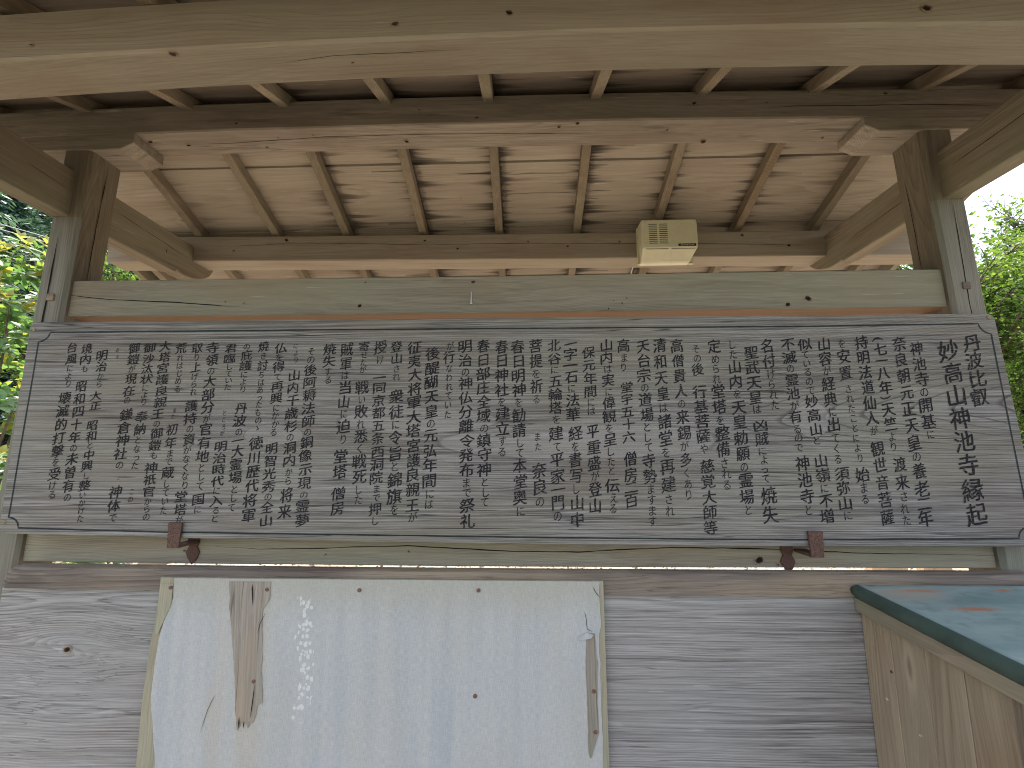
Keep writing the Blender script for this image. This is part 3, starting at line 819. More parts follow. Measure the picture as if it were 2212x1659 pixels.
# (text, x top, z top, x bottom, z bottom, width of a character) for each run of brushwork
TEXT = [
    ('丹波比叡', 1.244, 1.835, 1.237, 1.63, 0.043),
    ('妙高山神池寺縁起', 1.177, 1.818, 1.175, 1.316, 0.05),
    ('神池寺の開基に', 1.092, 1.815, 1.092, 1.54, 0.037),
    ('奈良朝元正天皇の養老二年', 1.044, 1.832, 1.046, 1.314, 0.038),
    ('︵七一八年︶天竺より', 0.991, 1.832, 0.99, 1.508, 0.035),
    ('渡来された', 0.997, 1.497, 0.995, 1.317, 0.036),
    ('持明法道仙人が', 0.941, 1.833, 0.943, 1.551, 0.036),
    ('観世音菩薩', 0.946, 1.54, 0.948, 1.317, 0.036),
    ('を安置', 0.89, 1.826, 0.887, 1.704, 0.036),
    ('されたことにより', 0.891, 1.694, 0.896, 1.479, 0.032),
    ('始まる', 0.896, 1.47, 0.895, 1.372, 0.036),
    ('山容が経典に出てくる', 0.84, 1.832, 0.838, 1.476, 0.038),
    ('須弥山に', 0.843, 1.471, 0.845, 1.331, 0.038),
    ('似ているので妙高山と', 0.785, 1.829, 0.789, 1.528, 0.036),
    ('山嶺に不増', 0.794, 1.507, 0.793, 1.322, 0.038),
    ('不滅の霊池が有るので', 0.741, 1.829, 0.739, 1.509, 0.038),
    ('神池寺と', 0.745, 1.501, 0.745, 1.343, 0.038),
    ('名付けられた', 0.682, 1.828, 0.686, 1.623, 0.037),
    ('聖武天皇は', 0.637, 1.807, 0.635, 1.612, 0.039),
    ('凶賊によって', 0.64, 1.601, 0.643, 1.427, 0.038),
    ('焼失', 0.647, 1.42, 0.646, 1.321, 0.04),
    ('した山内を天皇勅願の霊場と', 0.584, 1.825, 0.59, 1.343, 0.038),
    ('定められ堂塔を整備される', 0.533, 1.828, 0.538, 1.409, 0.039),
    ('その後', 0.483, 1.811, 0.484, 1.721, 0.036),
    ('行基菩薩や', 0.484, 1.698, 0.486, 1.506, 0.04),
    ('慈覚大師等', 0.49, 1.492, 0.487, 1.292, 0.038),
    ('高僧貴人の来錫が多くあり', 0.431, 1.831, 0.434, 1.383, 0.036),
    ('清和天皇は諸堂を再建され', 0.382, 1.834, 0.383, 1.341, 0.038),
    ('天台宗の道場として寺勢ますます', 0.334, 1.83, 0.335, 1.315, 0.038),
    ('高まり', 0.281, 1.833, 0.278, 1.735, 0.035),
    ('堂宇五十六', 0.284, 1.708, 0.282, 1.536, 0.035),
    ('僧房二百', 0.284, 1.514, 0.281, 1.362, 0.036),
    ('山内は実に偉観を呈したと', 0.231, 1.833, 0.232, 1.449, 0.037),
    ('伝える', 0.234, 1.444, 0.233, 1.348, 0.037),
    ('保元年間には', 0.18, 1.81, 0.183, 1.613, 0.037),
    ('平重盛が登山', 0.186, 1.589, 0.185, 1.347, 0.037),
    ('一字一石に法華', 0.129, 1.831, 0.132, 1.597, 0.039),
    ('経を書写し山中', 0.136, 1.585, 0.135, 1.312, 0.039),
    ('北谷に五輪塔を', 0.083, 1.833, 0.084, 1.589, 0.039),
    ('建て平家一門の', 0.085, 1.584, 0.085, 1.328, 0.039),
    ('菩提を祈る', 0.03, 1.834, 0.032, 1.645, 0.038),
    ('また', 0.033, 1.567, 0.032, 1.514, 0.03),
    ('奈良の', 0.035, 1.486, 0.037, 1.366, 0.041),
    ('春日明神を勧請して本堂奥に', -0.02, 1.832, -0.016, 1.342, 0.039),
    ('春日神社を建立する', -0.068, 1.833, -0.064, 1.501, 0.039),
    ('春日部庄全域の鎮守神として', -0.121, 1.834, -0.112, 1.365, 0.04),
    ('明治の神仏分離令発布まで祭礼', -0.172, 1.834, -0.159, 1.31, 0.04),
    ('が行なわれていた', -0.216, 1.829, -0.219, 1.605, 0.034),
    ('後醍醐天皇の元弘年間には', -0.267, 1.813, -0.264, 1.361, 0.04),
    ('征夷大将軍大塔宮護良親王が', -0.318, 1.832, -0.309, 1.326, 0.04),
    ('登山され', -0.37, 1.833, -0.367, 1.715, 0.036),
    ('衆徒に令旨と錦旗を', -0.366, 1.692, -0.359, 1.344, 0.04),
    ('授け', -0.417, 1.835, -0.416, 1.765, 0.036),
    ('一同京都五条西洞院まで押し', -0.417, 1.735, -0.409, 1.319, 0.038),
    ('寄せたが', -0.464, 1.834, -0.465, 1.738, 0.034),
    ('戦い敗れ悉く戦死した', -0.466, 1.718, -0.458, 1.372, 0.037),
    ('賊軍は当山に迫り', -0.517, 1.83, -0.511, 1.537, 0.038),
    ('堂塔', -0.514, 1.524, -0.513, 1.441, 0.038),
    ('僧房', -0.515, 1.422, -0.514, 1.344, 0.04),
    ('焼失する', -0.565, 1.829, -0.565, 1.707, 0.037),
    ('その後阿耨法師の銅像示現の霊夢', -0.618, 1.817, -0.61, 1.314, 0.038),
    ('により', -0.665, 1.832, -0.663, 1.768, 0.025),
    ('山内千歳杉の洞内から', -0.665, 1.752, -0.657, 1.425, 0.036),
    ('将来', -0.66, 1.419, -0.66, 1.333, 0.037),
    ('仏を得て再興にかかる', -0.712, 1.833, -0.708, 1.56, 0.037),
    ('明智光秀の全山', -0.711, 1.543, -0.709, 1.314, 0.036),
    ('焼き討ちはあったものゝ', -0.761, 1.837, -0.758, 1.572, 0.032),
    ('徳川歴代将軍', -0.757, 1.56, -0.759, 1.326, 0.039),
    ('の庇護により', -0.81, 1.832, -0.81, 1.684, 0.035),
    ('丹波の一大霊場として', -0.81, 1.659, -0.807, 1.354, 0.037),
    ('君臨していた', -0.859, 1.832, -0.854, 1.692, 0.035),
    ('ところが', -0.858, 1.636, -0.855, 1.559, 0.021),
    ('明治時代に入ると', -0.856, 1.548, -0.853, 1.326, 0.037),
    ('寺領の大部分が官有地として', -0.912, 1.837, -0.904, 1.412, 0.037),
    ('国に', -0.906, 1.403, -0.904, 1.349, 0.035),
    ('取り上げられ', -0.96, 1.835, -0.953, 1.677, 0.033),
    ('護持の資がなくなり', -0.955, 1.666, -0.948, 1.414, 0.037),
    ('堂塔が', -0.953, 1.411, -0.952, 1.322, 0.035),
    ('荒れはじめる', -1.007, 1.836, -1.002, 1.686, 0.034),
    ('また', -1.003, 1.644, -1.004, 1.608, 0.019),
    ('初年まで蔵していた', -1.003, 1.598, -0.997, 1.347, 0.035),
    ('大塔宮護良親王の御鎧も', -1.054, 1.841, -1.046, 1.498, 0.036),
    ('神祇官からの', -1.049, 1.49, -1.044, 1.33, 0.036),
    ('御沙汰状により', -1.102, 1.835, -1.096, 1.649, 0.036),
    ('奉納となった', -1.098, 1.635, -1.096, 1.468, 0.035),
    ('この', -1.097, 1.42, -1.095, 1.376, 0.024),
    ('御鎧が現在の', -1.147, 1.838, -1.145, 1.653, 0.035),
    ('鎌倉神社の', -1.143, 1.642, -1.141, 1.47, 0.038),
    ('ご', -1.139, 1.455, -1.14, 1.435, 0.013),
    ('神体で', -1.141, 1.426, -1.139, 1.326, 0.037),
    ('ある', -1.196, 1.826, -1.194, 1.783, 0.017),
    ('明治から', -1.242, 1.816, -1.236, 1.703, 0.034),
    ('大正', -1.241, 1.693, -1.238, 1.636, 0.034),
    ('昭和と中興し整いかけた', -1.237, 1.611, -1.232, 1.326, 0.033),
    ('境内も', -1.29, 1.837, -1.286, 1.748, 0.035),
    ('昭和四十年の未曽有の', -1.29, 1.726, -1.278, 1.382, 0.034),
    ('台風により', -1.335, 1.84, -1.329, 1.704, 0.034),
    ('壊滅的打撃を受ける', -1.333, 1.692, -1.323, 1.388, 0.036)]

# ------------------------------------------------------------------ brushed lettering
_gl = {}
KANA = set(chr(c) for c in range(0x3041, 0x30ff)) - set()


def glyph(ch, bold):
    if ch in '︵︶':                     # brackets turned for upright setting
        vs, fs = glyph('(' if ch == '︵' else ')', 0.012)
        return [(0.5 + (y - 0.36) * 0.85, 0.38 - (x - 0.17) * 1.1) for x, y in vs], fs
    key = (ch, bold)
    if key not in _gl:
        c = bpy.data.curves.new('glyph', 'FONT')
        c.body = ch
        c.size = 1.0
        c.resolution_u = 3
        o = bpy.data.objects.new('glyph', c)
        COL.objects.link(o)
        dg = bpy.context.evaluated_depsgraph_get()
        me = bpy.data.meshes.new_from_object(o.evaluated_get(dg))
        bm = bmesh.new()
        bm.from_mesh(me)
        bmesh.ops.triangulate(bm, faces=bm.faces[:])
        # split long edges so that the strokes can be bent and tapered like brushwork
        for _ in range(2):
            ed = [e for e in bm.edges if e.calc_length() > 0.16]
            if ed:
                bmesh.ops.subdivide_edges(bm, edges=ed, cuts=1, use_grid_fill=False)
                bmesh.ops.triangulate(bm, faces=[f for f in bm.faces if len(f.verts) > 3])
        # thicken outward, upright strokes more than level ones, as a loaded brush does
        off = {}
        for e in bm.edges:
            if len(e.link_faces) == 1:
                f = e.link_faces[0]
                a, b = e.verts
                d = (b.co - a.co)
                if d.length < 1e-6: continue
                nrm = Vector((d.y, -d.x, 0)).normalized()
                if nrm.dot((a.co + b.co) / 2 - f.calc_center_median()) < 0: nrm = -nrm
                for v in (a, b):
                    off.setdefault(v.index, []).append(nrm)
        vs = []
        for v in bm.verts:
            q = Vector((0, 0, 0))
            for nrm in off.get(v.index, ()): q += nrm
            if q.length > 1e-6: q.normalize()
            wt = bold * (0.35 + 1.5 * (0.5 + 0.5 * mnoise.noise((v.co.x * 4.5, v.co.y * 4.5, ord(ch) * 0.37))))
            vs.append((v.co.x + q.x * wt, v.co.y + q.y * wt * 0.5))
        fs = [tuple(v.index for v in f.verts) for f in bm.faces]
        bm.free()
        bpy.data.objects.remove(o)
        bpy.data.meshes.remove(me)
        bpy.data.curves.remove(c)
        _gl[key] = (vs, fs)
    return _gl[key]


def inscription(text, x0, z0, x1, z1, w):
    kj = [0.66 if c in KANA else (0.45 if c in '︵︶' else (0.62 if c in '一二' else 1.0)) for c in text]
    tot = sum(kj)
    vs, fs = [], []
    t = 0.0
    ln = z0 - z1
    unit = ln / tot
    for c, k in zip(text, kj):
        kana = c in KANA
        tc = (t + k / 2) / tot
        t += k
        cx = x0 + (x1 - x0) * tc + random.uniform(-1, 1) * 0.0016
        cz = z0 + (z1 - z0) * tc + random.uniform(-1, 1) * 0.001
        gw = w * (0.64 if kana else 1.03) * random.uniform(0.93, 1.06)
        gh = min(unit * (0.66 if kana else 1.0) * 0.98, gw * 1.16) * (1.0 if not kana else 1.1)
        if w > 0.045 or text == '丹波比叡': gw *= 1.08; gh = min(unit * 1.0, gw * 1.1)
        if c in '一二︵︶': gh = gw * 1.0
        g_vs, g_fs = glyph(c, 0.0 if kana else 0.014)
        base = len(vs)
        sd_ = random.random() * 90
        rt = random.uniform(-0.03, 0.03)
        sk = random.uniform(0.10, 0.22) * (0.5 if kana else 1)
        for gx, gy in g_vs:
            a, b = gx - 0.5, gy - 0.38
            dx = 0.040 * mnoise.noise((a * 3.3 + sd_, b * 3.3, 1.0)) + 0.014 * mnoise.noise((a * 9 + sd_, b * 9, 5.0))
            dy = 0.040 * mnoise.noise((a * 3.3 + sd_, b * 3.3, 9.0)) + 0.014 * mnoise.noise((a * 9 + sd_, b * 9, 15.0))
            a, b = a + dx, b + dy + a * sk - 0.06 * (a * a)
            a, b = a * math.cos(rt) - b * math.sin(rt), a * math.sin(rt) + b * math.cos(rt)
            X = cx + a * gw * 1.02
            Z = cz + b * gh
            vs.append((X, BY(Z) - 0.0009, Z))
        fs += [tuple(base + i for i in f) for f in g_fs]
    return mesh('inscription', vs, fs, M['ink'], board)


for row in TEXT:
    inscription(*row)


# ------------------------------------------------------------------ iron hooks under the board
def hook(x, z0, z1, label, tail, flip=1):
    t = empty('iron_hook', (x, -0.03, z0), label, 'hook', 'rusty hooks holding up the inscribed board')
    w = 0.019
    yb = BY(1.3) - 0.0035
    th = 0.0065
    z0 -= 0.002
    # plate up the face of the board, tapering a little
    vs, fs = [], []
    for z, ww in ((z0, w * 0.86), (z0 + 0.02, w * 0.9), (z1, w * 1.02)):
        vs += [(x - ww, yb - th, z), (x + ww, yb - th, z), (x + ww, yb, z), (x - ww, yb, z)]
    for q in range(2):
        for j in range(4):
            fs.append((q * 4 + j, q * 4 + (j + 1) % 4, q * 4 + 4 + (j + 1) % 4, q * 4 + 4 + j))
    fs += [(0, 1, 2, 3), (8, 9, 10, 11)]
    o = fix_normals(mesh('lip', vs, fs, M['rust'], t))
    md = o.modifiers.new('edge', 'BEVEL'); md.width = 0.0015; md.segments = 2
    bevel_box('shelf', M['rust'], t, (x - w * 0.86, yb - 0.001, z0), (x + w * 0.86, 0.056, z0 + 0.007), 0.001)
    # back plate on the rail, ending in a leaf
    out = [(-0.016, 0.048), (0.016, 0.048), (0.017, 0.0), (0.012, -0.012), (0.020, -0.028), (0.014, -0.044), (0.0, -0.062), (-0.013, -0.044), (-0.020, -0.028), (-0.012, -0.012), (-0.017, 0.0)]
    zc = z0 + 0.002
    n = len(out)
    vs = [(x + a * flip + tail, 0.0545, zc + b) for a, b in out] + [(x + a * flip + tail, 0.0602, zc + b) for a, b in out]
    o = fix_normals(mesh('leaf_plate', vs, [tuple(range(n)), tuple(range(n, 2 * n))] + [(i, (i + 1) % n, n + (i + 1) % n, n + i) for i in range(n)], M['rust'], t))
    md = o.modifiers.new('edge', 'BEVEL'); md.width = 0.0012; md.segments = 1


hook(-0.955, 1.262, 1.327, 'rusty iron hook under the inscribed board near its last, left-hand columns', 0.0)
hook(0.752, 1.241, 1.305, 'rusty iron hook under the inscribed board near its title, above the copper-lidded box', -0.035)

# ------------------------------------------------------------------ screw left sticking out of the upper rail
t = empty('loose_screw', (-0.1635, 0.058, 1.98), 'pale loose screw hanging on the rail above the board', 'screw')
vs, fs = [], []
prof = [(2.0, 0.0009), (1.970, 0.0016), (1.9655, 0.0018), (1.9635, 0.0048), (1.9615, 0.0046)]
for z, r in prof:
    for i in range(8):
        a = 2 * math.pi * i / 8
        vs.append((-0.1635 + r * math.cos(a), 0.0565 + r * math.sin(a), z))
for q in range(len(prof) - 1):
    for i in range(8):
        fs.append((q * 8 + i, q * 8 + (i + 1) % 8, q * 8 + 8 + (i + 1) % 8, q * 8 + 8 + i))
fs += [tuple(range(8)), tuple(range(32, 40))]
fix_normals(mesh('shank', vs, fs, M['steel'], t))

# ------------------------------------------------------------------ display panel below
disp = empty('display_panel', (-0.05, 0.0, 0.5), 'wide grey weathered plank panel with rounded cap rail below the inscribed board', 'panel')
def cap_sec():
    y0, y1, z0, z1 = -0.020, 0.0385, 1.148, 1.2045
    return [(y0, z0), (y1, z0), (y1, z1 - 0.012), (y1 - 0.006, z1 - 0.003), (y1 - 0.02, z1), (y0 + 0.022, z1 - 0.0005), (y0 + 0.009, z1 - 0.005), (y0 + 0.002, z1 - 0.014)]
vs, fs = [], []
sec = cap_sec()
k = len(sec)
xs = [-1.4235, -1.421, -1.413, -1.400, -1.38] + [-1.38 + 2.68 * i / 40 for i in range(1, 41)] + [1.312, 1.318, 1.320]
sh = [0.62, 0.80, 0.92, 0.985, 1.0] + [1.0] * 40 + [0.985, 0.9, 0.7]
for i, (x, s) in enumerate(zip(xs, sh)):
    dz = -0.0045 * x + 0.004 * (x / 1.4) ** 2 - 0.003
    for y, z in sec:
        zz = 1.148 + (z - 1.148) * s
        yy = 0.0385 - (0.0385 - y) * (0.5 + 0.5 * s)
        vs.append((x, yy, zz + dz))
for i in range(len(xs) - 1):
    for j in range(k):
        fs.append((i * k + j, i * k + (j + 1) % k, (i + 1) * k + (j + 1) % k, (i + 1) * k + j))
fs += [tuple(range(k)), tuple((len(xs) - 1) * k + j for j in range(k))]
cap = fix_normals(mesh('cap_rail', vs, fs, M['cap'], disp))
PZ = lambda x: (0, -0.0045 * x + 0.004 * (x / 1.4) ** 2 - 0.003)
p1 = beam('plank', M['plank'], disp, 'x', (-1.425, 1.318), (-0.012, 0.030), (0.700, 1.149), ch=0.002, n=40, off=PZ)
beam('plank', M['plank'], disp, 'x', (-1.425, 1.318), (-0.012, 0.030), (0.40, 0.697), ch=0.002, n=20, off=PZ)
kk = knot(p1, -1.219, -0.012, 1.000, 0.0105)

# ------------------------------------------------------------------ whitewashed plywood sheet nailed on the panel
sheet = empty('plywood_sheet', (-0.39, -0.03, 0.5), 'whitewashed plywood sheet with peeling brown strip nailed on the plank panel', 'sheet')
# plywood body: warped left edge standing off the panel
def sheet_body():
    N, K = 26, 24
    x0, x1, z0, z1 = -0.978, 0.197, 0.45, 1.184
    vs, fs = [], []
    for i in range(N + 1):
        for j in range(K + 1):
            s, tt = i / N, j / K
            z = z0 + (z1 - z0) * tt - 0.004 * s * 0 
            zz = z + (-0.0045 * (x0 + (x1 - x0) * s)) - 0.002
            xx = x0 + (x1 - x0) * s
            if i == 0: xx += 0.0025 * mnoise.noise((0, z * 12, 0)) + (0.004 if z > 1.05 else 0) - 0.004 * math.sin((1.18 - z) * 6)
            curl = 0.008 * max(0, 1 - s * 9) ** 2 * min(1, max(0, (1.10 - z) * 5))
            vs.append((xx, -0.0295 - curl, zz))
    off = len(vs)
    vs += [(x, y + 0.0085, z) for x, y, z in vs]
    for i in range(N):
        for j in range(K):
            a = i * (K + 1) + j
            fs.append((a, a + 1, a + K + 2, a + K + 1))
            fs.append((off + a, off + a + 1, off + a + K + 2, off + a + K + 1))
        for j in (0, K):
            a = i * (K + 1) + j
            fs.append((a, a + K + 1, off + a + K + 1, off + a))
    for i in (0, N):
        for j in range(K):
            a = i * (K + 1) + j
            fs.append((a, a + 1, off + a + 1, off + a))
    return fix_normals(mesh('core', vs, fs, M['ply_edge'], sheet))


sheet_body()


def curl_y(x, z):
    s = (x + 0.978) / 1.175
    return -0.0295 - 0.008 * max(0, 1 - s * 9) ** 2 * min(1, max(0, (1.10 - z) * 5))


def outline_sheet(name, left, right, z0, z1, mat, eps, cols=40, rows=60, thick=0.0008, fray=0.0):
    """skin spanning between a ragged left and a ragged right edge, given as x(z) polylines"""
    def xi(poly, z):
        for (xa, za), (xb, zb) in zip(poly[:-1], poly[1:]):
            if za >= z >= zb:
                return xa + (xb - xa) * ((za - z) / max(1e-6, za - zb))
        return poly[0][0] if z > poly[0][1] else poly[-1][0]
    vs, fs = [], []
    for j in range(rows + 1):
        z = z1 + (z0 - z1) * j / rows
        a, b = xi(left, z), xi(right, z)
        a += fray * mnoise.noise((z * 40, 1, 0)); b += fray * mnoise.noise((z * 40, 5, 0))
        for i in range(cols + 1):
            x = a + (b - a) * i / cols
            bulge = 0.0004 * mnoise.noise((x * 7, z * 7, 2))
            vs.append((x, curl_y(x, z) - eps - bulge, z - 0.0045 * x - 0.002))
    off = len(vs)
    vs += [(x, y + thick, z) for x, y, z in vs]
    W = cols + 1
    for j in range(rows):
        for i in range(cols):
            a = j * W + i
            fs.append((a, a + 1, a + W + 1, a + W))
        for i in (0, cols):
            a = j * W + i
            fs.append((a, a + W, off + a + W, off + a))
    for j in (0, rows):
        for i in range(cols):
            a = j * W + i
            fs.append((a, a + 1, off + a + 1, off + a))
    return mesh(name, vs, fs, mat, sheet)


skin = outline_sheet('white_skin',
    [(-0.936, 1.183), (-0.936, 1.176), (-0.934, 1.130), (-0.952, 1.076), (-0.960, 1.03), (-0.961, 0.979), (-0.962, 0.902), (-0.951, 0.837), (-0.935, 0.75), (-0.93, 0.45)],
    [(0.187, 1.183), (0.185, 1.14), (0.188, 1.08), (0.180, 1.045), (0.182, 0.98), (0.181, 0.90), (0.183, 0.82), (0.181, 0.77), (0.183, 0.70), (0.183, 0.45)],
    0.45, 1.183, M['sheet'], 0.0016, fray=0.0025)
patch = outline_sheet('peeled_strip',
    [(-0.786, 1.182), (-0.786, 1.174), (-0.777, 1.10), (-0.751, 0.949), (-0.741, 0.865), (-0.737, 0.838)],
    [(-0.674, 1.182), (-0.674, 1.133), (-0.690, 1.107), (-0.691, 1.09), (-0.686, 1.031), (-0.681, 0.95), (-0.673, 0.884), (-0.686, 0.879), (-0.688, 0.856), (-0.694, 0.838)],
    0.838, 1.176, M['ply_core'], 0.0034, cols=10, rows=50, fray=0.003)
# broken fibres at its foot
for xa, xb, zt, zb in ((-0.738, -0.724, 0.842, 0.820), (-0.722, -0.713, 0.842, 0.834), (-0.711, -0.699, 0.842, 0.826)):
    vs = [(xa, -0.0330, zt), (xb, -0.0330, zt), (xb - 0.003, -0.0325, (zt + zb) / 2), ((xa * 2 + xb) / 3, -0.0325, zb)]
    mesh('splinter', vs, [(3, 2, 1, 0)], M['ply_core'], sheet)
outline_sheet('peeled_strip', [(0.150, 1.052), (0.146, 0.99), (0.148, 0.86), (0.147, 0.80), (0.150, 0.772)],
              [(0.170, 1.062), (0.176, 0.98), (0.172, 0.90), (0.174, 0.83), (0.153, 0.772)], 0.774, 1.058, M['ply_core'], 0.0034, cols=4, rows=40, fray=0.002)
outline_sheet('peeled_strip', [(-0.972, 1.17), (-0.970, 1.10), (-0.972, 1.04)], [(-0.937, 1.17), (-0.936, 1.118), (-0.958, 1.06), (-0.962, 1.045)], 1.045, 1.168, M['ply_edge'], 0.0028, cols=4, rows=20, fray=0.0015)
crack(patch, [(-0.722, -0.0345, 1.172), (-0.720, -0.0345, 1.15), (-0.717, -0.0345, 1.118)], 0.0018)
crack(patch, [(-0.696, -0.0345, 0.93), (-0.698, -0.0345, 0.89), (-0.701, -0.0345, 0.85)], 0.0013)
crack(patch, [(-0.716, -0.0345, 0.845), (-0.7165, -0.0345, 0.827)], 0.0018)
crack(patch, [(-0.729, -0.0345, 0.855), (-0.728, -0.0345, 0.828)], 0.0018)
crack(skin, [(-0.796, -0.0325, 0.905), (-0.812, -0.0325, 0.87), (-0.828, -0.0325, 0.815)], 0.0008)
crack(skin, [(-0.683, -0.0325, 1.10), (-0.694, -0.0325, 1.075), (-0.700, -0.0325, 1.05)], 0.0008)
crack(skin, [(0.146, -0.0325, 1.108), (0.150, -0.0325, 1.09), (0.152, -0.0325, 1.066), (0.165, -0.0325, 1.060)], 0.0008)
crack(skin, [(0.169, -0.0325, 1.17), (0.174, -0.0325, 1.158), (0.187, -0.0325, 1.14)], 0.0008)
# a curl of loose skin at the right edge
vs = [(0.118, -0.033, 1.038), (0.150, -0.034, 1.058), (0.166, -0.045, 1.056), (0.160, -0.040, 1.046), (0.140, -0.034, 1.040)]
mesh('loose_flap', vs, [(0, 1, 2, 3, 4)], M['sheet'], sheet)
for x, z in ((-0.942, 1.162), (-0.683, 1.158), (-0.438, 1.157), (-0.126, 1.158), (-0.700, 0.936), (-0.133, 0.907), (0.164, 0.921), (0.165, 0.829)):
    vs, fs = [], []
    yb = curl_y(x, z) - 0.0025
    for q, (r, dy) in enumerate(((0.0052, 0.0), (0.0050, -0.0022), (0.0032, -0.0032))):
        for i in range(10):
            a = 2 * math.pi * i / 10
            vs.append((x + r * math.cos(a), yb + dy, z + r * math.sin(a) * 0.95))
    for q in range(2):
        for i in range(10):
            fs.append((q * 10 + i, q * 10 + (i + 1) % 10, q * 10 + 10 + (i + 1) % 10, q * 10 + 10 + i))
    fs.append(tuple(range(20, 30)))
    fix_normals(mesh('nail', vs, fs, M['rust2'], sheet))

# ------------------------------------------------------------------ copper-lidded box
box = empty('wooden_box', (1.15, -0.2, 0.3), 'wooden box with sloping green copper lid fixed on the right of the panel', 'box')
BX = 0.850
for i in range(4):
    y0 = -0.385 + i * 0.0925
    bevel_box('side_board', M['box_side'], box, (BX + random.uniform(-0.0006, 0.0006), y0 + 0.0008, 0.30), (BX + 0.016, y0 + 0.0917, 1.118), 0.0012, 1)
bevel_box('corner_post', M['post'], box, (BX - 0.004, -0.408, 0.28), (BX + 0.034, -0.386, 1.105), 0.002, 1)
bevel_box('front_board', M['box_side'], box, (BX + 0.0345, -0.404, 0.30), (1.42, -0.388, 1.105), 0.002, 1)
bevel_box('side_board', M['box_side'], box, (1.404, -0.385, 0.30), (1.42, -0.0155, 1.118), 0.002, 1)
bevel_box('bottom_board', M['box_side'], box, (BX + 0.017, -0.385, 0.30), (1.403, -0.0155, 0.32), 0.002, 1)


def slab(name, mat, x0, x1, y0, y1, zf, h0, h1, bev=0.0015, ny=10):
    """board following the fall of the lid: zf(y) is the lid underside"""
    vs, fs = [], []
    for x in (x0, x1):
        for i in range(ny + 1):
            y = y0 + (y1 - y0) * i / ny
            vs.append((x, y, zf(y) + h0))
        for i in range(ny + 1):
            y = y1 + (y0 - y1) * i / ny
            vs.append((x, y, zf(y) + h1))
    n = 2 * (ny + 1)
    fs = [tuple(range(n)), tuple(range(n, 2 * n))] + [(i, (i + 1) % n, n + (i + 1) % n, n + i) for i in range(n)]
    o = fix_normals(mesh(name, vs, fs, mat, box))
    md = o.modifiers.new('edge', 'BEVEL'); md.width = bev; md.segments = 2; md.limit_method = 'ANGLE'
    return o


LZ = lambda y: 1.158 + 0.028 * (y + 0.03) / 0.40
slab('trim', M['box_trim'], BX - 0.013, BX - 0.0015, -0.425, -0.0155, LZ, -0.050, -0.018)
slab('trim', M['box_trim'], BX - 0.004, 1.43, -0.425, -0.409, LZ, -0.050, -0.018)
slab('lid_board', M['box_trim'], BX - 0.006, 1.425, -0.44, -0.0215, LZ, -0.0175, -0.002)
# copper sheet with rolled edges
vs, fs = [], []
prof = [(0.845, -0.012), (0.836, -0.016), (0.8285, -0.010), (0.826, 0.003), (0.8285, 0.014), (0.836, 0.0195), (0.846, 0.020), (0.86, 0.0175), (0.95, 0.0175), (1.10, 0.0175), (1.25, 0.0175), (1.40, 0.0175), (1.435, 0.0175), (1.445, 0.008), (1.44, -0.012), (1.43, -0.0005), (0.855, -0.0005)]
ys = [-0.0212 - 0.478 * i / 30 for i in range(31)]
for y in ys:
    f = 1.0
    for x, dz in prof:
        e = 0.6 if y == ys[0] else 1.0
        lift = 0.0012 * mnoise.noise((x * 9, y * 9, 0))
        vs.append((x, y, LZ(y) + dz * e + lift))
k = len(prof)
for i in range(30):
    for j in range(k):
        fs.append((i * k + j, i * k + (j + 1) % k, (i + 1) * k + (j + 1) % k, (i + 1) * k + j))
fs += [tuple(range(k)), tuple(30 * k + j for j in range(k))]
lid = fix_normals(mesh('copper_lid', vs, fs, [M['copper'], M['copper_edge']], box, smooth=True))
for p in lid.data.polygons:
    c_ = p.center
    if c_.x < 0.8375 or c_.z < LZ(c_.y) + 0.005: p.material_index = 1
for (y, z) in ((-0.075, 0.93), (-0.165, 0.90), (-0.10, 1.0)):
    vs = [(BX - 0.0025, y + 0.003 * math.cos(a), z + 0.003 * math.sin(a)) for a in [2 * math.pi * i / 8 for i in range(8)]]
    vs += [(BX, v[1], v[2]) for v in vs]
    mesh('nail', vs, [tuple(range(8))] + [(i, (i + 1) % 8, 8 + (i + 1) % 8, 8 + i) for i in range(8)], M['steel'] if z < 0.95 else M['rust2'], box)

# ------------------------------------------------------------------ alarm unit on the back purlin
al_ = empty('alarm_unit', (0.598, 0.55, 2.30), 'cream plastic alarm speaker box with louvres on the far roof beam', 'alarm')
x0, x1 = 0.4845, 0.7125
Yf, Yb = 0.500, 0.5872
side_prof = [(Yb, 2.4685), (Yf + 0.006, 2.4655), (Yf, 2.460), (Yf, 2.3415), (0.552, 2.303), (0.562, 2.2985), (Yb, 2.2985)]
def taper(z, y, s):
    if z < 2.341: return (0.020 if s > 0 else 0.004) * min(1, (2.341 - z) / 0.042)
    return 0.0
vs = [(x0 + taper(z, y, -1), y, z) for y, z in side_prof] + [(x1 - taper(z, y, 1) - 0.004, y, z) for y, z in side_prof]
n = len(side_prof)
o = fix_normals(mesh('case', vs, [tuple(range(n)), tuple(range(n, 2 * n))] + [(i, (i + 1) % n, n + (i + 1) % n, n + i) for i in range(n)], M['plastic'], al_))
md = o.modifiers.new('edge', 'BEVEL'); md.width = 0.004; md.segments = 3; md.limit_method = 'ANGLE'
bevel_box('back_plate', M['plastic2'], al_, (x0 - 0.004, 0.577, 2.302), (x1 + 0.001, 0.5875, 2.4655), 0.002)
for c, (a, b) in enumerate(((0.512, 0.546), (0.554, 0.588))):
    for k in range(11):
        z = 2.4425 - k * 0.00825
        bevel_box('louvre_slot', M['black'], al_, (a, Yf - 0.0006, z - 0.0014), (b + (0.001 if k == 10 and c else 0), Yf + 0.002, z + 0.0014), 0.0)
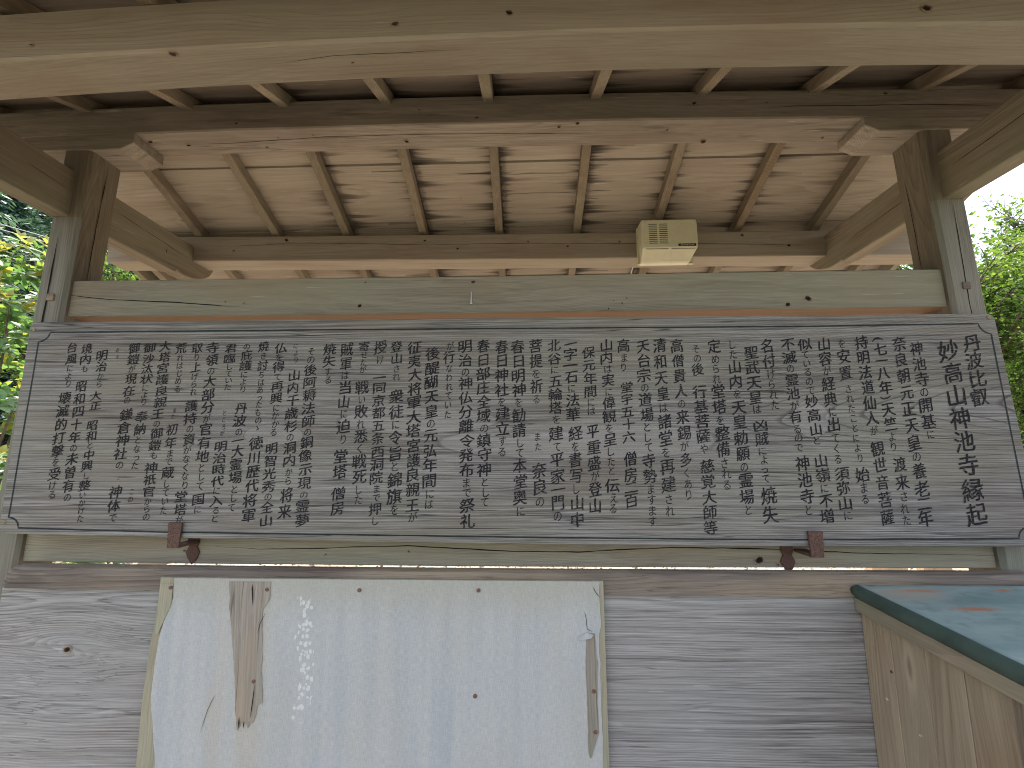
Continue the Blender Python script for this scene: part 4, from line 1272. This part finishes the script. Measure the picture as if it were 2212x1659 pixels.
for k in range(11):
    z = 2.4384 - k * 0.00825
    xr_ = 0.634 - k * 0.0036
    bevel_box('rib', M['plastic'], al_, (0.4875, Yf - 0.0012, z - 0.0013), (0.508, Yf + 0.001, z + 0.0013), 0.0)
    bevel_box('rib', M['plastic'], al_, (0.592, Yf - 0.0012, z - 0.0013), (xr_, Yf + 0.001, z + 0.0013), 0.0)
# raised wedge panel
wp = [(0.640, 2.4445), (0.7075, 2.4445), (0.7075, 2.357), (0.596, 2.357)]
vs = [(x, Yf - 0.0018, z) for x, z in wp] + [(x, Yf + 0.001, z) for x, z in wp]
mesh('raised_panel', vs, [(3, 2, 1, 0), (0, 1, 5, 4), (1, 2, 6, 5), (2, 3, 7, 6), (3, 0, 4, 7)], M['plastic2'], al_)
bevel_box('label_plate', M['black'], al_, (0.629, Yf - 0.0026, 2.3455), (0.700, Yf + 0.001, 2.3555), 0.0008, 1)
# lettering on the label
c = bpy.data.curves.new('lt', 'FONT'); c.body = 'Security House'; c.size = 0.0088; c.align_x = 'CENTER'; c.align_y = 'CENTER'; c.resolution_u = 2; c.offset = 0.00008
o = bpy.data.objects.new('lt', c); COL.objects.link(o)
me = bpy.data.meshes.new_from_object(o.evaluated_get(bpy.context.evaluated_depsgraph_get()))
vs = [(0.6645 + v.co.x, Yf - 0.0031, 2.3505 + v.co.y) for v in me.vertices]
fs = [tuple(p.vertices) for p in me.polygons]
bpy.data.objects.remove(o)
mesh('lettering', vs, fs, M['white'], al_)
# two recessed windows on the sloping underside
def on_bevel(x, s, d):
    y = Yf + 0.052 * s
    z = 2.3415 - 0.0385 * s
    nrm = Vector((0, -0.0385, -0.052)).normalized()
    return (x + (0.0 if s < 0.01 else 0), y + nrm.y * d, z + nrm.z * d)
for a, b in ((0.500, 0.590), (0.603, 0.698)):
    for q, (e, d, m) in enumerate(((0.0, 0.0011, M['plastic']), (0.0035, 0.0016, M['plastic2']))):
        vs = [on_bevel(a + e + 0.003, 0.92 - e * 12, d), on_bevel(b - e - 0.006, 0.92 - e * 12, d), on_bevel(b - e, 0.12 + e * 12, d), on_bevel(a + e, 0.12 + e * 12, d)]
        vs += [on_bevel(v[0], (v[1] - Yf) / 0.052, -0.0005) for v in vs]
        fix_normals(mesh('window', vs, [(0, 1, 2, 3), (0, 1, 5, 4), (1, 2, 6, 5), (2, 3, 7, 6), (3, 0, 4, 7)], m, al_))
    # frame lines
    for s_, hh in ((0.08, 0.012), (0.955, 0.010)):
        vs = [on_bevel(a - 0.002, s_, 0.0008), on_bevel(b + 0.002, s_, 0.0008), on_bevel(b + 0.002, s_ + hh * 2, 0.0008), on_bevel(a - 0.002, s_ + hh * 2, 0.0008)]
        mesh('seam', vs, [(0, 1, 2, 3)], M['knot_core'] if s_ < 0.5 else M['plastic2'], al_)
for x in (0.4985, 0.6975):
    vs = [(x + 0.0046 * math.cos(a), Yf - 0.0012, 2.4535 + 0.0046 * math.sin(a)) for a in [2 * math.pi * i / 12 for i in range(12)]]
    vs += [(v[0], Yf + 0.001, v[2]) for v in vs]
    mesh('screw_cap', vs, [tuple(range(12))] + [(i, (i + 1) % 12, 12 + (i + 1) % 12, 12 + i) for i in range(12)], M['plastic2'], al_)


def tube(name, pts, r, mat, parent=None, seg=6, **kw):
    vs, fs = [], []
    pts = [Vector(p) for p in pts]
    for i, p in enumerate(pts):
        tan = (pts[min(i + 1, len(pts) - 1)] - pts[max(i - 1, 0)]).normalized()
        a = tan.cross(Vector((0, 0, 1)))
        if a.length < 0.01: a = Vector((1, 0, 0))
        a.normalize()
        b = tan.cross(a).normalized()
        rr = r[i] if isinstance(r, (list, tuple)) else r
        for k in range(seg):
            t_ = 2 * math.pi * k / seg
            vs.append(p + a * rr * math.cos(t_) + b * rr * math.sin(t_))
    for i in range(len(pts) - 1):
        for k in range(seg):
            fs.append((i * seg + k, i * seg + (k + 1) % seg, (i + 1) * seg + (k + 1) % seg, (i + 1) * seg + k))
    fs += [tuple(range(seg)), tuple((len(pts) - 1) * seg + k for k in range(seg))]
    return fix_normals(mesh(name, vs, fs, mat, parent, smooth=True, **kw))


t = empty('alarm_cable', (0.53, 0.7, 2.35), 'thin grey and black cable clipped behind the far beam below the alarm', 'cable')
tube('grey_core', [(0.530, 0.697, 2.36), (0.528, 0.72, 2.43), (0.526, 0.80, 2.425), (0.525, 0.97, 2.36)], 0.0028, M['white'], t)
tube('black_core', [(0.537, 0.697, 2.36), (0.536, 0.72, 2.43), (0.535, 0.80, 2.422), (0.534, 0.97, 2.357)], 0.0035, M['black'], t)

# ------------------------------------------------------------------ ground
def ground_mat():
    t = NT('pale_gravel')
    tc = t.n.new('ShaderNodeTexCoord').outputs['Object']
    v = t.vor(tc, 55.0)
    g = t.sep(v[1])[0]
    big = t.noise(tc, 0.6, 4, 0.6)
    col = t.mix(g, (0.22, 0.17, 0.125), (0.42, 0.36, 0.28))
    col = t.mix(t.math('MULTIPLY', t.ramp(big, 0.45, 0.6), 0.35), col, (0.28, 0.22, 0.14))
    t.bump(v[0], 0.8, 0.02)
    return t.done(col, 0.9, 0.2)


def soil_mat():
    t = NT('forest_floor')
    tc = t.n.new('ShaderNodeTexCoord').outputs['Object']
    n = t.noise(tc, 1.2, 5, 0.65)
    n2 = t.noise(tc, 9.0, 4, 0.65)
    col = t.mix(t.ramp(n, 0.35, 0.65), (0.030, 0.052, 0.022), (0.055, 0.075, 0.028))
    col = t.mix(t.math('MULTIPLY', t.ramp(n2, 0.5, 0.7), 0.6), col, (0.02, 0.03, 0.018))
    t.bump(n2, 1.0, 0.3)
    return t.done(col, 0.95, 0.1)


M['gravel'] = ground_mat()
M['soil'] = soil_mat()
mesh('ground', [(-220, -220, 0), (220, -220, 0), (220, 260, 0), (-220, 260, 0)], [(0, 1, 2, 3)], M['gravel'], kind='structure')


def front_mat():
    t = NT('trodden_earth')
    tc = t.n.new('ShaderNodeTexCoord').outputs['Object']
    n = t.noise(tc, 2.0, 5, 0.65)
    n2 = t.noise(tc, 30.0, 4, 0.65)
    col = t.mix(t.ramp(n, 0.42, 0.58), (0.20, 0.17, 0.13), (0.13, 0.135, 0.08))
    col = t.mix(t.math('MULTIPLY', t.ramp(n2, 0.5, 0.7), 0.5), col, (0.20, 0.17, 0.13))
    t.bump(n2, 0.8, 0.02)
    return t.done(col, 0.9, 0.2)


# trodden, mossy earth on the visitors' side
mesh('path', [(-40, -60, 0.005), (40, -60, 0.005), (40, -1.0, 0.005), (-40, -1.0, 0.005)], [(0, 1, 2, 3)], front_mat(), kind='structure')


def hill_h(x, y):
    # wooded slopes rising on the left and, gentler, behind and to the right; unseen stretches raised to block low sky
    d = math.hypot(x, y + 1.3)
    b = math.degrees(math.atan2(x, y + 1.3))          # bearing, 0 = straight behind the stand
    if b < -5: top, rise, r0 = 26.0, 0.62, 21.0
    elif b < 25: top, rise, r0 = 12.0, 0.35, 27.0
    else: top, rise, r0 = 6.5, 0.38, 22.0
    # blend the slopes into each other
    wl_ = max(0.0, min(1.0, (b + 25) / 40.0))
    wr_ = max(0.0, min(1.0, (b - 5) / 35.0))
    top = 26.0 * (1 - wl_) + (12.0 * (1 - wr_) + 6.5 * wr_) * wl_
    rise = 0.62 * (1 - wl_) + 0.37 * wl_
    r0 = 21.0 * (1 - wl_) + (27.0 * (1 - wr_) + 22.0 * wr_) * wl_
    fade = max(0.0, min(1.0, (125 - abs(b)) / 25.0))
    h = min(top, max(0.0, d - r0) * rise) * fade
    return h + (0.8 * mnoise.noise((x * 0.07, y * 0.07, 0)) * min(1, h))


vs, fs = [], []
NX, NY = 90, 60
for i in range(NX + 1):
    for j in range(NY + 1):
        x = -110 + 220 * i / NX
        y = -45 + 185 * j / NY
        h = hill_h(x, y)
        vs.append((x, y, h - 0.15 if h > 0.02 else -0.4))
for i in range(NX):
    for j in range(NY):
        a = i * (NY + 1) + j
        fs.append((a, a + NY + 1, a + NY + 2, a + 1))
mesh('hill', vs, fs, M['soil'], smooth=True, kind='structure')

# loose pebbles where the gap under the board looks out over the yard
def scatter_pebbles():
    rnd = random.Random(5)
    vs, fs = [], []
    for q in range(5200):
        x, y = rnd.uniform(-8.5, 7.0), rnd.uniform(4.6, 8.5)
        s = rnd.uniform(0.012, 0.034)
        b = len(vs)
        a0 = rnd.random() * 6.28
        for k in range(5):
            a = a0 + k * 1.2566
            vs.append((x + s * math.cos(a) * rnd.uniform(0.8, 1.2), y + s * math.sin(a) * rnd.uniform(0.7, 1.1), 0.0))
        for k in range(5):
            a = a0 + k * 1.2566 + 0.3
            vs.append((x + s * 0.6 * math.cos(a), y + s * 0.6 * math.sin(a), s * rnd.uniform(0.6, 0.9)))
        for k in range(5):
            k2 = (k + 1) % 5
            fs.append((b + k, b + k2, b + 5 + k2, b + 5 + k))
        fs.append(tuple(b + 5 + k for k in range(5)))
    t = NT('pebble')
    oi = t.n.new('ShaderNodeTexCoord').outputs['Object']
    g = t.sep(t.vor(oi, 22.0)[1])[0]
    m = t.done(t.mix(g, (0.12, 0.09, 0.07), (0.50, 0.43, 0.35)), 0.85, 0.25)
    mesh('gravel', vs, fs, m, kind='stuff', label='loose pale pebbles on the yard behind the stand')


scatter_pebbles()

# rough timber stakes standing in the yard, seen through the slot
for i, (x, y, w, lab) in enumerate(((-5.35, 5.5, 0.17, 'sunlit brown timber stake in the yard, seen at the slot left of the rusty hook'),
                                    (4.55, 5.0, 0.22, 'pale timber stake in the yard, seen at the slot above the copper lid'),
                                    (-7.45, 5.85, 0.20, 'dark brown timber stake in the yard beside the left post'),
                                    (5.3, 5.2, 0.18, 'short brown timber stake in the yard near the right post'))):
    hgt = 0.26 if i != 2 else 0.3   # metres above the ground
    bevel_box('timber_stake', M['stake'], None, (x - w, y - 0.07, -0.05), (x + w, y + 0.07, hgt), 0.01, 1, label=lab, cat='stake', group='timber stakes behind the stand')


# ------------------------------------------------------------------ foliage
def leaf_mat(name, a, b, c, rough=0.45, spec=0.4, scale=3.0, trans=0.35):
    t = NT(name)
    tc = t.n.new('ShaderNodeTexCoord').outputs['Object']
    oi = t.n.new('ShaderNodeObjectInfo').outputs['Random']
    n = t.noise(tc, scale, 3, 0.6)
    n2 = t.sep(t.vor(tc, scale * 6)[1])[0]
    col = t.mix(t.ramp(n, 0.35, 0.65), a, b)
    col = t.mix(t.math('MULTIPLY', t.math('GREATER_THAN', n2, 0.72), 0.8), col, c)
    f = t.ramp(oi, 0, 1, 0.8, 1.2, smooth=False)
    col = t.mix(1.0, col, t.comb(f, f, f), 'MULTIPLY')
    t.done(col, rough, spec)
    tr = t.n.new('ShaderNodeBsdfTranslucent')
    t.l.new(t.mix(1.0, col, (1.6, 1.7, 0.8), 'MULTIPLY'), tr.inputs['Color'])
    ms = t.n.new('ShaderNodeMixShader')
    ms.inputs[0].default_value = trans
    t.l.new(t.bsdf.outputs[0], ms.inputs[1])
    t.l.new(tr.outputs[0], ms.inputs[2])
    t.l.new(ms.outputs[0], t.n['Material Output'].inputs['Surface'])
    return t.m


M['bark'] = plain('bark', (0.11, 0.085, 0.065), 0.9, 0.1, var=0.5, scale=12)
M['cedar'] = leaf_mat('cedar_needles', (0.07, 0.13, 0.118), (0.10, 0.175, 0.15), (0.13, 0.20, 0.13), 0.6, 0.25, 0.7, 0.2)
M['maple'] = leaf_mat('fresh_leaves', (0.10, 0.17, 0.045), (0.17, 0.24, 0.06), (0.06, 0.11, 0.03), 0.5, 0.35, 0.9, 0.45)
M['oak'] = leaf_mat('green_leaves', (0.05, 0.11, 0.035), (0.10, 0.16, 0.045), (0.15, 0.20, 0.06), 0.5, 0.35, 0.9, 0.4)
M['glossy'] = leaf_mat('glossy_leaf', (0.10, 0.19, 0.075), (0.14, 0.24, 0.10), (0.06, 0.13, 0.05), 0.4, 0.4, 9.0, 0.42)
M['young'] = leaf_mat('young_leaf', (0.36, 0.33, 0.085), (0.26, 0.30, 0.08), (0.38, 0.28, 0.09), 0.33, 0.5, 9.0, 0.45)


def conifer_meshes(seed):
    rnd = random.Random(seed)
    H = 12.0
    tv, tf = [], []
    for i in range(9):
        z = H * i / 8 * 0.97
        r = 0.20 * (1 - i / 8.6)
        for k in range(7):
            a = 6.283 * k / 7
            tv.append((r * math.cos(a) + 0.04 * mnoise.noise((z, seed, 0)), r * math.sin(a), z))
    for i in range(8):
        for k in range(7):
            tf.append((i * 7 + k, i * 7 + (k + 1) % 7, i * 7 + 7 + (k + 1) % 7, i * 7 + 7 + k))
    vs, fs = [], []
    z = 1.6
    while z < H:
        t_ = (z - 1.6) / (H - 1.6)
        R0 = (2.15 * (1 - t_) ** 0.75 + 0.15) * rnd.uniform(0.8, 1.15)
        nb = int(5 + 5 * (1 - t_))
        a0 = rnd.random() * 6.28
        for b in range(nb):
            a = a0 + 6.283 * b / nb + rnd.uniform(-0.3, 0.3)
            L = R0 * rnd.uniform(0.65, 1.12)
            ns = max(3, int(L / 0.17))
            for s in range(ns):
                q = (s + 0.6) / ns
                px, py = math.cos(a) * L * q, math.sin(a) * L * q
                pz = z + 0.25 * q - 0.55 * q * q * L * 0.4
                for _ in range(3):
                    w = rnd.uniform(0.10, 0.20) * (1.1 - 0.4 * q)
                    l = rnd.uniform(0.22, 0.42)
                    aa = a + rnd.uniform(-1.1, 1.1)
                    dx, dy = math.cos(aa), math.sin(aa)
                    ox, oy, oz = (rnd.uniform(-0.16, 0.16) for _ in range(3))
                    ti = rnd.uniform(-0.5, 0.5)
                    base = len(vs)
                    cx, cy, cz = px + ox, py + oy, pz + oz * 0.8
                    vs += [(cx, cy, cz + 0.03), (cx + dx * l * 0.5 - dy * w * 0.5, cy + dy * l * 0.5 + dx * w * 0.5, cz + ti * w - 0.06),
                           (cx + dx * l, cy + dy * l, cz - 0.16), (cx + dx * l * 0.5 + dy * w * 0.5, cy + dy * l * 0.5 - dx * w * 0.5, cz - ti * w - 0.06)]
                    fs.append((base, base + 1, base + 2, base + 3))
        z += rnd.uniform(0.26, 0.38)
    return (tv, tf), (vs, fs)


def broad_meshes(seed, H=8.0, W=2.8, nleaf=7500, leaf=0.15, base=0.28, dens=1.0):
    rnd = random.Random(seed)
    bv, bf = [], []
    tips = []

    def limb(p, d, L, r, lev):
        n = 5
        pts = [Vector(p)]
        d = Vector(d).normalized()
        for i in range(n):
            d = (d + Vector((rnd.uniform(-0.22, 0.22), rnd.uniform(-0.22, 0.22), rnd.uniform(-0.06, 0.16)))).normalized()
            pts.append(pts[-1] + d * L / n)
        seg = 6 if lev < 2 else 4
        b = len(bv)
        for i, q in enumerate(pts):
            rr = r * (1 - 0.6 * i / n)
            tan = (pts[min(i + 1, n)] - pts[max(i - 1, 0)]).normalized()
            a = tan.orthogonal().normalized()
            c = tan.cross(a)
            for k in range(seg):
                t_ = 6.283 * k / seg
                bv.append(tuple(q + a * rr * math.cos(t_) + c * rr * math.sin(t_)))
        for i in range(n):
            for k in range(seg):
                bf.append((b + i * seg + k, b + i * seg + (k + 1) % seg, b + (i + 1) * seg + (k + 1) % seg, b + (i + 1) * seg + k))
        if lev >= 2:
            tips.extend(pts[2:])
        if lev < 3:
            for i in range(2 if lev == 0 else 1, n + 1):
                for _ in range(2 if lev < 2 else 1):
                    a = rnd.random() * 6.283
                    out = Vector((math.cos(a), math.sin(a), rnd.uniform(0.0, 0.7)))
                    limb(pts[i], (d * 0.5 + out), L * rnd.uniform(0.42, 0.62), r * 0.45, lev + 1)

    limb((0, 0, 0), (rnd.uniform(-0.1, 0.1), rnd.uniform(-0.1, 0.1), 1), H * 0.62, H * 0.022, 0)
    mx = max(abs(c) for t_ in tips for c in (t_.x, t_.y))
    sc = W / mx
    zmax = max(t_.z for t_ in tips)
    szz = H / zmax
    bv2 = [(x * sc, y * sc, z * szz) for x, y, z in bv]
    vs, fs = [], []
    for q in range(nleaf):
        t_ = tips[rnd.randrange(len(tips))]
        c = Vector((t_.x * sc, t_.y * sc, t_.z * szz)) + Vector((rnd.gauss(0, 0.16), rnd.gauss(0, 0.16), rnd.gauss(0, 0.12))) * (H / 8)
        n = Vector((rnd.gauss(0, 0.6), rnd.gauss(0, 0.6), rnd.uniform(0.3, 1.2))).normalized()
        a = n.orthogonal().normalized()
        a.rotate(Matrix.Rotation(rnd.random() * 6.28, 3, n))
        b = n.cross(a)
        s = leaf * rnd.uniform(0.6, 1.25)
        i0 = len(vs)
        vs += [tuple(c - a * s * 0.5), tuple(c + b * s * 0.32), tuple(c + a * s * 0.55 - n * s * 0.1), tuple(c - b * s * 0.32)]
        fs.append((i0, i0 + 1, i0 + 2, i0 + 3))
    return (bv2, bf), (vs, fs)


def proto(trunk, crown, cm):
    a = bpy.data.meshes.new('trunk'); a.from_pydata(trunk[0], [], trunk[1]); a.materials.append(M['bark'])
    a.polygons.foreach_set('use_smooth', [True] * len(a.polygons))
    b = bpy.data.meshes.new('crown'); b.from_pydata(crown[0], [], crown[1]); b.materials.append(cm)
    return a, b


def plant(name, pro, x, y, z, s, rz, label, cat, group, sx=1.0):
    t = bpy.data.objects.new(name, None)
    t.location = (x, y, z); t.rotation_euler = (0, 0, rz); t.scale = (s * sx, s * sx, s)
    link(t, None, label, cat, group)
    for nm, me in zip(('trunk', 'crown'), pro):
        o = bpy.data.objects.new(nm, me)
        COL.objects.link(o)
        o.parent = t
    return t


CON = [proto(*conifer_meshes(s), M['cedar']) for s in (1, 2, 3)]
MAP = [proto(*broad_meshes(s, 8.0, 2.9, 17000, 0.105), M['maple']) for s in (4, 5)]
OAK = [proto(*broad_meshes(s, 8.0, 3.0, 17000, 0.11), M['oak']) for s in (6, 7)]
THIN = [proto(*broad_meshes(9, 8.0, 2.6, 5200, 0.10), M['maple'])]
rnd = random.Random(3)
# cedar slope on the left
spots = []
for row in range(8):
    for k in range(6):
        d = 24 + row * 4.2 + rnd.uniform(-1.2, 1.2)
        ang = R(-64 + k * 6.0 + (row % 2) * 3.2 + rnd.uniform(-1.5, 1.5))      # bearing from +Y, negative = left
        spots.append((math.sin(ang) * d, -1.3 + math.cos(ang) * d))
for i, (x, y) in enumerate(spots):
    plant('cedar_tree', CON[i % 3], x, y, hill_h(x, y) - 0.3, rnd.uniform(0.75, 1.15), rnd.random() * 6.28,
          'dark blue green cedar on the steep slope beyond the left post', 'tree', 'cedars on the wooded slope')
# broadleaf trees
TREES = [
    ('maple_tree', MAP[0], -12.8, 11.8, 1.22, 'bright yellow green tree seen between the left post and the roof arm'),
    ('leafy_tree', OAK[0], -15.5, 8.0, 0.72, 'mid green leafy tree behind the yellow-leaved shrub'),
    ('leafy_tree', MAP[1], 15.4, 13.5, 0.90, 'full fresh green tree right of the right post'),
    ('maple_tree', MAP[1], 13.6, 9.2, 0.62, 'low fresh green tree just right of the board end'),
    ('maple_tree', THIN[0], 17.2, 15.0, 1.24, 'thin feathery tree standing above the others against the white sky'),
    ('leafy_tree', OAK[0], 19.5, 12.5, 0.88, 'rounded green tree at the right edge of the view'),
    ('maple_tree', MAP[0], 11.8, 13.0, 1.12, 'pale green tree glimpsed between the right post and the beam'),
    ('leafy_tree', OAK[1], 17.6, 8.2, 0.55, 'small bushy green tree low at the right edge'),
]
for nm, pro, x, y, s, lab in TREES:
    plant(nm, pro, x, y, hill_h(x, y) - 0.2, s, rnd.random() * 6.28, lab, 'tree', 'broadleaf trees around the yard', 1.15)
for i in range(54):  # right-hand ring reaches out of view, added to cut off low skylight
    ang = R(26 + 66 * ((i * 0.618) % 1) if i > 19 else -28 + 52 * ((i * 0.618) % 1))
    d = rnd.uniform(25, 36) if i > 19 else rnd.uniform(27, 46)
    x, y = math.sin(ang) * d, -1.3 + math.cos(ang) * d
    plant('leafy_tree', (OAK + MAP)[i % 4], x, y, hill_h(x, y) - 0.3, rnd.uniform(0.6, 0.85), rnd.random() * 6.28,
          'green tree among others on the hillside beyond the yard' if i > 19 else 'tree on the hill straight behind the stand and its boards', 'tree', 'far hillside trees', 1.2)

# power lines on the left
for k, (za, zb) in enumerate(((8.83, 7.05), (8.67, 6.90))):
    pts = []
    for i in range(21):
        t_ = i / 20
        x = -30 + 38 * t_
        z = (8.83 if k == 0 else 8.66) + (x + 16.66) * -0.28 + 0.0015 * (x + 11) ** 2
        pts.append((x, 12.0, z))
    tube('power_line', pts, 0.014, M['wire'], None, 5, label=('upper' if k == 0 else 'lower') + ' of the two pale wires crossing the cedar slope', cat='wire', group='overhead wires')


# ------------------------------------------------------------------ glossy shrub beside the left post
def leaf_mesh(name, mat, L=0.100, W=0.044):
    vs, fs = [], []
    prof = [(0, 0.08), (0.18, 0.6), (0.42, 1.0), (0.66, 0.92), (0.86, 0.5), (1.0, 0.04)]
    for t_, w in prof:
        zc = -0.16 * t_ * t_ * L
        vs += [(t_ * L, -w * W / 2, zc + 0.10 * W * w), (t_ * L, 0, zc), (t_ * L, w * W / 2, zc + 0.10 * W * w)]
    for i in range(5):
        a = i * 3
        fs += [(a, a + 3, a + 4, a + 1), (a + 1, a + 4, a + 5, a + 2)]
    me = bpy.data.meshes.new(name)
    me.from_pydata(vs, [], fs)
    me.materials.append(mat)
    me.polygons.foreach_set('use_smooth', [True] * len(fs))
    return me


shrub = empty('evergreen_shrub', (-4.15, 2.1, 0), 'tall shrub with glossy leaves and yellow young growth beside the left post', 'shrub')
LG, LY = leaf_mesh('leaf', M['glossy']), leaf_mesh('young_leaf', M['young'])
rnd = random.Random(21)
tufts = []
for b in range(16):
    a = rnd.random() * 6.28
    r0 = rnd.uniform(0.05, 0.35)
    top = Vector((-4.15 + math.cos(a) * rnd.uniform(0.3, 0.8), 2.1 + math.sin(a) * rnd.uniform(0.3, 0.8), rnd.uniform(1.6, 2.7)))
    base = Vector((-4.15 + math.cos(a) * r0 * 0.4, 2.1 + math.sin(a) * r0 * 0.4, -0.05))
    pts = [base.lerp(top, i / 6) + Vector((rnd.uniform(-0.04, 0.04), rnd.uniform(-0.04, 0.04), 0)) * (i > 0) for i in range(7)]
    tube('stem', pts, [0.018 * (1 - i / 8) for i in range(7)], M['bark'], shrub, 5)
for q in range(720):
    # tuft positions over a lumpy dome
    a = rnd.random() * 6.28
    h = rnd.random()
    z = 0.25 + 2.95 * h
    rad = 1.02 * math.sin(min(1.0, (3.35 - z) / 1.5) * 1.5708) ** 0.6 * rnd.uniform(0.5, 1.0) ** 0.5 * 1.03
    tufts.append((Vector((-4.15 + math.cos(a) * rad, 2.1 + math.sin(a) * rad, z)), a, z))
cnt = 0
view_o = Vector((0, -1.3, 1.5))
leaves = []
for c, a, z in tufts:
    young = rnd.random() < (0.62 if z > 1.2 else 0.35)
    tiltd = Vector((math.cos(a) * 0.5, math.sin(a) * 0.5, 1)).normalized()
    for k in range(11):
        inner = k < 5
        ang = 6.283 * k / (5 if inner else 6) + rnd.uniform(-0.25, 0.25)
        el = R(rnd.uniform(35, 65)) if inner else R(rnd.uniform(-15, 25))
        s = rnd.uniform(0.75, 1.15) * (0.85 if inner else 1.1)
        leaves.append((c + Vector((0, 0, 0.02 if inner else 0)), ang, el, s, tiltd, young and (inner or rnd.random() < 0.25)))
def lmat(c, ang, el, s, tiltd):
    m = Matrix.Translation(c) @ tiltd.to_track_quat('Z', 'Y').to_matrix().to_4x4() @ Matrix.Rotation(ang, 4, 'Z') @ Matrix.Rotation(-el, 4, 'Y') @ Matrix.Scale(s, 4)
    return m
# leaves in view, nearest first, are parts; the rest of the crown is one mass
vis = []
inv = cam.matrix_world.inverted()
for L_ in leaves:
    p = inv @ L_[0]
    if p.z < 0:
        u_, v_ = p.x / -p.z, p.y / -p.z
        if -1.13 < u_ < -0.93 and abs(v_) < 0.83: vis.append((-p.z, L_))
vis.sort(key=lambda t_: t_[0])
near = set(id(L_) for _, L_ in vis[:300])
rv, rf, ri = [], [], []
inv_s = Matrix.Translation((4.15, -2.1, 0))
for L_ in leaves:
    m = lmat(*L_[:5])
    me = LY if L_[5] else LG
    if id(L_) in near:
        o = bpy.data.objects.new('leaf', me)
        COL.objects.link(o)
        o.parent = shrub
        o.matrix_local = inv_s @ m
    else:
        b = len(rv)
        rv += [tuple(m @ v.co) for v in me.vertices]
        for p in me.polygons:
            rf.append(tuple(b + i for i in p.vertices)); ri.append(1 if L_[5] else 0)
o = mesh('foliage', rv, rf, [M['glossy'], M['young']], shrub, smooth=True, kind='stuff')
o.data.polygons.foreach_set('material_index', ri)

# low greenery along the foot of the slope and in the yard
def ground_cover():
    rnd = random.Random(8)
    vs, fs = [], []
    for q in range(26000):
        ang = R(rnd.uniform(-68, 62))
        d = rnd.uniform(9, 26)
        x, y = math.sin(ang) * d, -1.3 + math.cos(ang) * d
        lum = mnoise.noise((x * 0.5, y * 0.5, 3))
        top = max(0.05, 0.8 + 1.1 * lum + (d - 9) * 0.05)
        z = hill_h(x, y) + rnd.random() ** 0.6 * top
        s = rnd.uniform(0.06, 0.14)
        a = rnd.random() * 6.28
        n = Vector((rnd.gauss(0, 0.5), rnd.gauss(0, 0.5), 1)).normalized()
        t1 = n.orthogonal().normalized(); t1.rotate(Matrix.Rotation(a, 3, n)); t2 = n.cross(t1)
        c = Vector((x, y, z)); i0 = len(vs)
        vs += [tuple(c - t1 * s), tuple(c + t2 * s * 0.5), tuple(c + t1 * s), tuple(c - t2 * s * 0.5)]
        fs.append((i0, i0 + 1, i0 + 2, i0 + 3))
    mesh('undergrowth', vs, fs, M['oak'], kind='stuff', label='tangled green undergrowth around the yard')


ground_cover()
